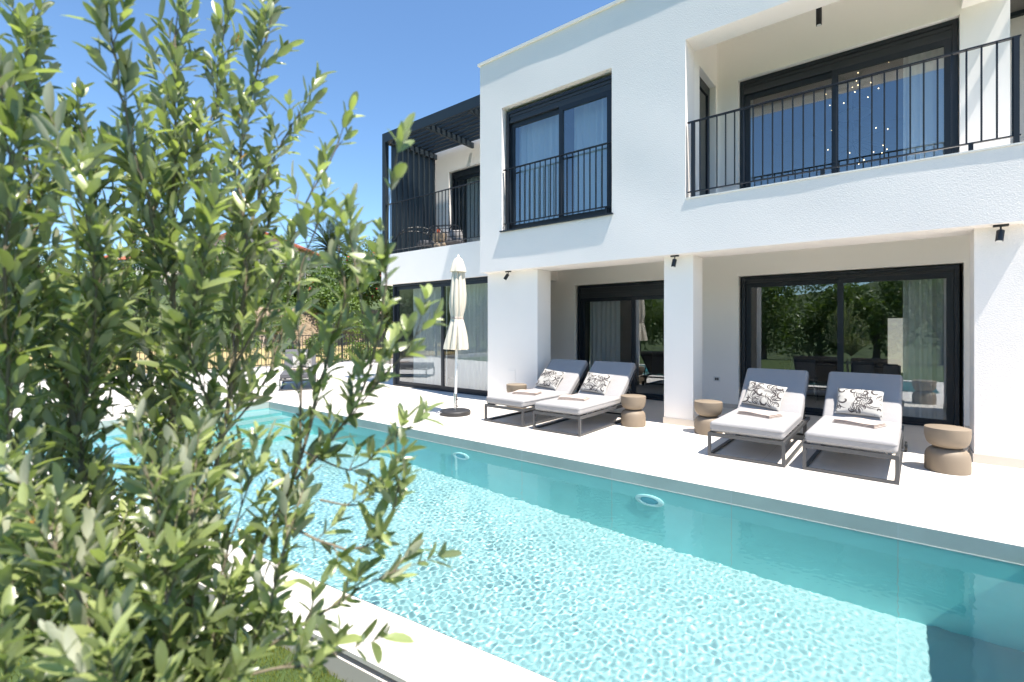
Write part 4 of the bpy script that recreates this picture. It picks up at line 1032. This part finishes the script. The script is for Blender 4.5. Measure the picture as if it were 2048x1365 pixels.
for i, (x, y) in enumerate([(-23, -2), (-24, -5.5), (-21.5, -7.5), (-27, -1.5), (-27, -8)]):
    blob('garden_tree', (x, y, 1.9), (2.2, 2.2, 2.2), 4500, .20, M['leafdark'], None, 'tree', gb, 90+i, trunk=-.3)['label'] = 'dense dark green tree beyond the left end of the lawn, mirrored in glass'
# palm
def palm(c, s, label):
    root = empty('palm_tree', c, 0, label, 'palm'); rng = random.Random(4)
    MB().tube([(0, 0, -4*s), (0, 0, -1.5*s), (0, 0, 0)], [.30*s, .28*s, .32*s], 12).build('trunk', M['trunkbark'], root)
    P, A, Nn, L, Wd = [], [], [], [], []
    st = MB()
    for k in range(60):
        az = rng.uniform(0, 6.28); el = rng.uniform(-.1, 1.35); ln = rng.uniform(1.9, 2.6)*s
        h = Vector((math.cos(az), math.sin(az), 0)); p = Vector((0, 0, 0)); d = h*math.cos(el)+Vector((0, 0, math.sin(el))); pts = [p.copy()]
        for i in range(14):
            d = (d+Vector((0, 0, -.075))).normalized(); p = p+d*ln/14; pts.append(p.copy())
            sd = d.cross(Vector((0, 0, 1))).normalized()
            for sg in (-1, 1):
                for q in (0, .5):
                    P.append(p-d*ln/14*q); A.append(d*.8+sd*sg*.75+Vector((0, 0, .1))); Nn.append(Vector((0, 0, 1))+sd*sg*.3)
                    L.append(.46*s*math.sin(math.pi*(i+1.5)/16.5)+.05); Wd.append(.016*s)
        st.tube(pts, [.025*s*(1-i/18) for i in range(15)], 4)
    st.build('frond_stems', M['palmleaf'], root)
    A_ = lambda l: np.array([tuple(x) for x in l])
    leaf_cloud(A_(P), A_(A), A_(Nn), np.array(L), np.array(Wd), np.random.default_rng(1).random(len(P))*.9, 'fronds', M['palmleaf'], root, simple_leaf=True)
palm(at(660, 500, 38), 1.25, 'palm tree with upright fronds beside the pink house')

# canes, posts
m = MB(); rng = random.Random(8)
t = empty('cane_bundle', at(440, 700, 24), 0, 'bundle of thin tan canes standing in the field behind the fence', 'canes')
for k in range(26):
    x = rng.uniform(-2.2, 2.8); y = rng.uniform(-.5, .5); m.tube([(y, x, -1), (y+rng.uniform(-.2, .2), x+rng.uniform(-.3, .3), rng.uniform(.6, 1.6))], .015, 5)
m.build('cane', M['pinkwall'], t)

# fence
fn = empty('metal_fence', (-18.9, 6, 0), 0, 'black metal picket fence between the terrace and the dry field', 'fence')
m = MB()
y = -4.0
while y < 17: m.box(-.008, .008, y-6-.008, y-6+.008, .09, 1.17); y += .135
m.build('picket_panel', M['black'], fn)
MB().box(-.02, .02, -10, 11, 1.171, 1.20).build('top_rail', M['black'], fn); MB().box(-.02, .02, -10, 11, .06, .089).build('bottom_rail', M['black'], fn)
for k in range(10): MB().box(-.03, .03, -9.6+k*2.2, -9.54+k*2.2, .012, 1.25).build('post', M['black'], fn)

# far pink house with a balustrade
def far_house():
    e = at(604, 488, 46); zb = e.z-4.5
    h = empty('pink_house', (e.x, e.y, zb), YAW, 'pale pink house with red tiled roof and white shutters on the hillside', 'house')
    # local x = right in the photo, y = away
    H = 4.1
    MB().box(-12, -.35, 0, 7, 0, H).add([(-12, 0, H), (-.35, 0, H), (-5.0, 0, H+1.9), (-12, 7, H), (-.35, 7, H), (-5, 7, H+1.9)], [(0, 1, 2), (5, 4, 3)]).build('wall', M['pinkwall'], h)
    m = MB(); 
    m.add([(.1, -.5, H-.0), (-5, -.5, H+2.15), (-5, 7.5, H+2.15), (.1, 7.5, H), (.1, -.5, H-.18), (-5, -.5, H+1.95), (-5, 7.5, H+1.95), (.1, 7.5, H-.18)], [(0, 3, 2, 1), (4, 5, 6, 7), (0, 1, 5, 4), (0, 4, 7, 3)])
    m.add([(-5, -.5, H+2.15), (-12.5, -.5, H-.8), (-12.5, 7.5, H-.8), (-5, 7.5, H+2.15), (-5, -.5, H+1.95), (-12.5, -.5, H-1.0)], [(0, 3, 2, 1), (0, 1, 5, 4)])
    m.build('roof', M['rooftile'], h)
    w = MB().box(-3.7, -2.6, -.06, -.01, 2.5, 3.5).build('window', M['shutterwhite'], h)
    MB().box(-3.6, -3.2, -.08, -.061, 2.6, 3.4).build('pane', M['anth'], w); MB().box(-3.15, -2.7, -.085, -.061, 2.6, 3.4).build('shutter', M['shutterwhite'], w)
    MB().box(-9, 0, -2.6, -.01, -.2, 1.7).build('terrace_wall', M['whitewall'], h)
    bl = MB().box(-13, -5.2, -2.7, -2.5, 2.75, 2.9).build('balustrade', M['whitewall'], h)
    for k in range(30): MB().lathe([(.06, 0), (.09, .25), (.05, .6), (.08, .85)], 8, c=(-12.9+k*.26, -2.6, 1.9)).build('baluster', M['whitewall'], bl)
    MB().box(-13, -9.02, -2.62, -.01, -.2, 1.9).build('terrace_wall', M['pinkwall'], h)
far_house()
def hillhouse(x, y, t, w, hh, label, roof=True):
    e = at(x, y, t); h = empty('white_house', (e.x, e.y, e.z-hh), YAW, label, 'house')
    MB().box(0, w, 0, 6, -1, hh).build('wall', M['whitewall'], h)
    MB().add([(-.3, -.3, hh), (w+.3, -.3, hh), (w+.3, 6.3, hh), (-.3, 6.3, hh), (w*.3, 3, hh+1.5), (w*.7, 3, hh+1.5)], [(0, 1, 5, 4), (1, 2, 5), (2, 3, 4, 5), (3, 0, 4), (3, 2, 1, 0)]).build('roof', M['rooftile'], h)
    for k in range(2): MB().box(w*.2+k*w*.4, w*.2+k*w*.4+1, -.05, -.01, hh-2, hh-.8).build('window', M['anth'], h)
hillhouse(180, 520, 55, 7, 4, 'white house with red roof glimpsed through the olive leaves')
# wire trellis on the bank
t = empty('trellis', at(640, 535, 31.5), YAW, 'grey metal trellis rail above the hedge', 'trellis')
MB().box(-6, 5, 0, .04, 0, .05).box(-6, 5, 0, .04, .45, .5).build('rail', M['kerb'], t)
MB().box(-6, 5, 0, .03, .22, .26).build('rail', M['kerb'], t)
for k in range(12): MB().box(-6+k, -5.95+k, .005, .035, -1.2, .45).build('post', M['kerb'], t)
# pale boundary wall beyond the back opening of the living room
o = B('boundary_wall', M['whitewall'], None, (-4, 4, 19, 19.2, -.3, 2.6)); tag(o, 'pale sunlit garden wall seen through the living room', 'wall')
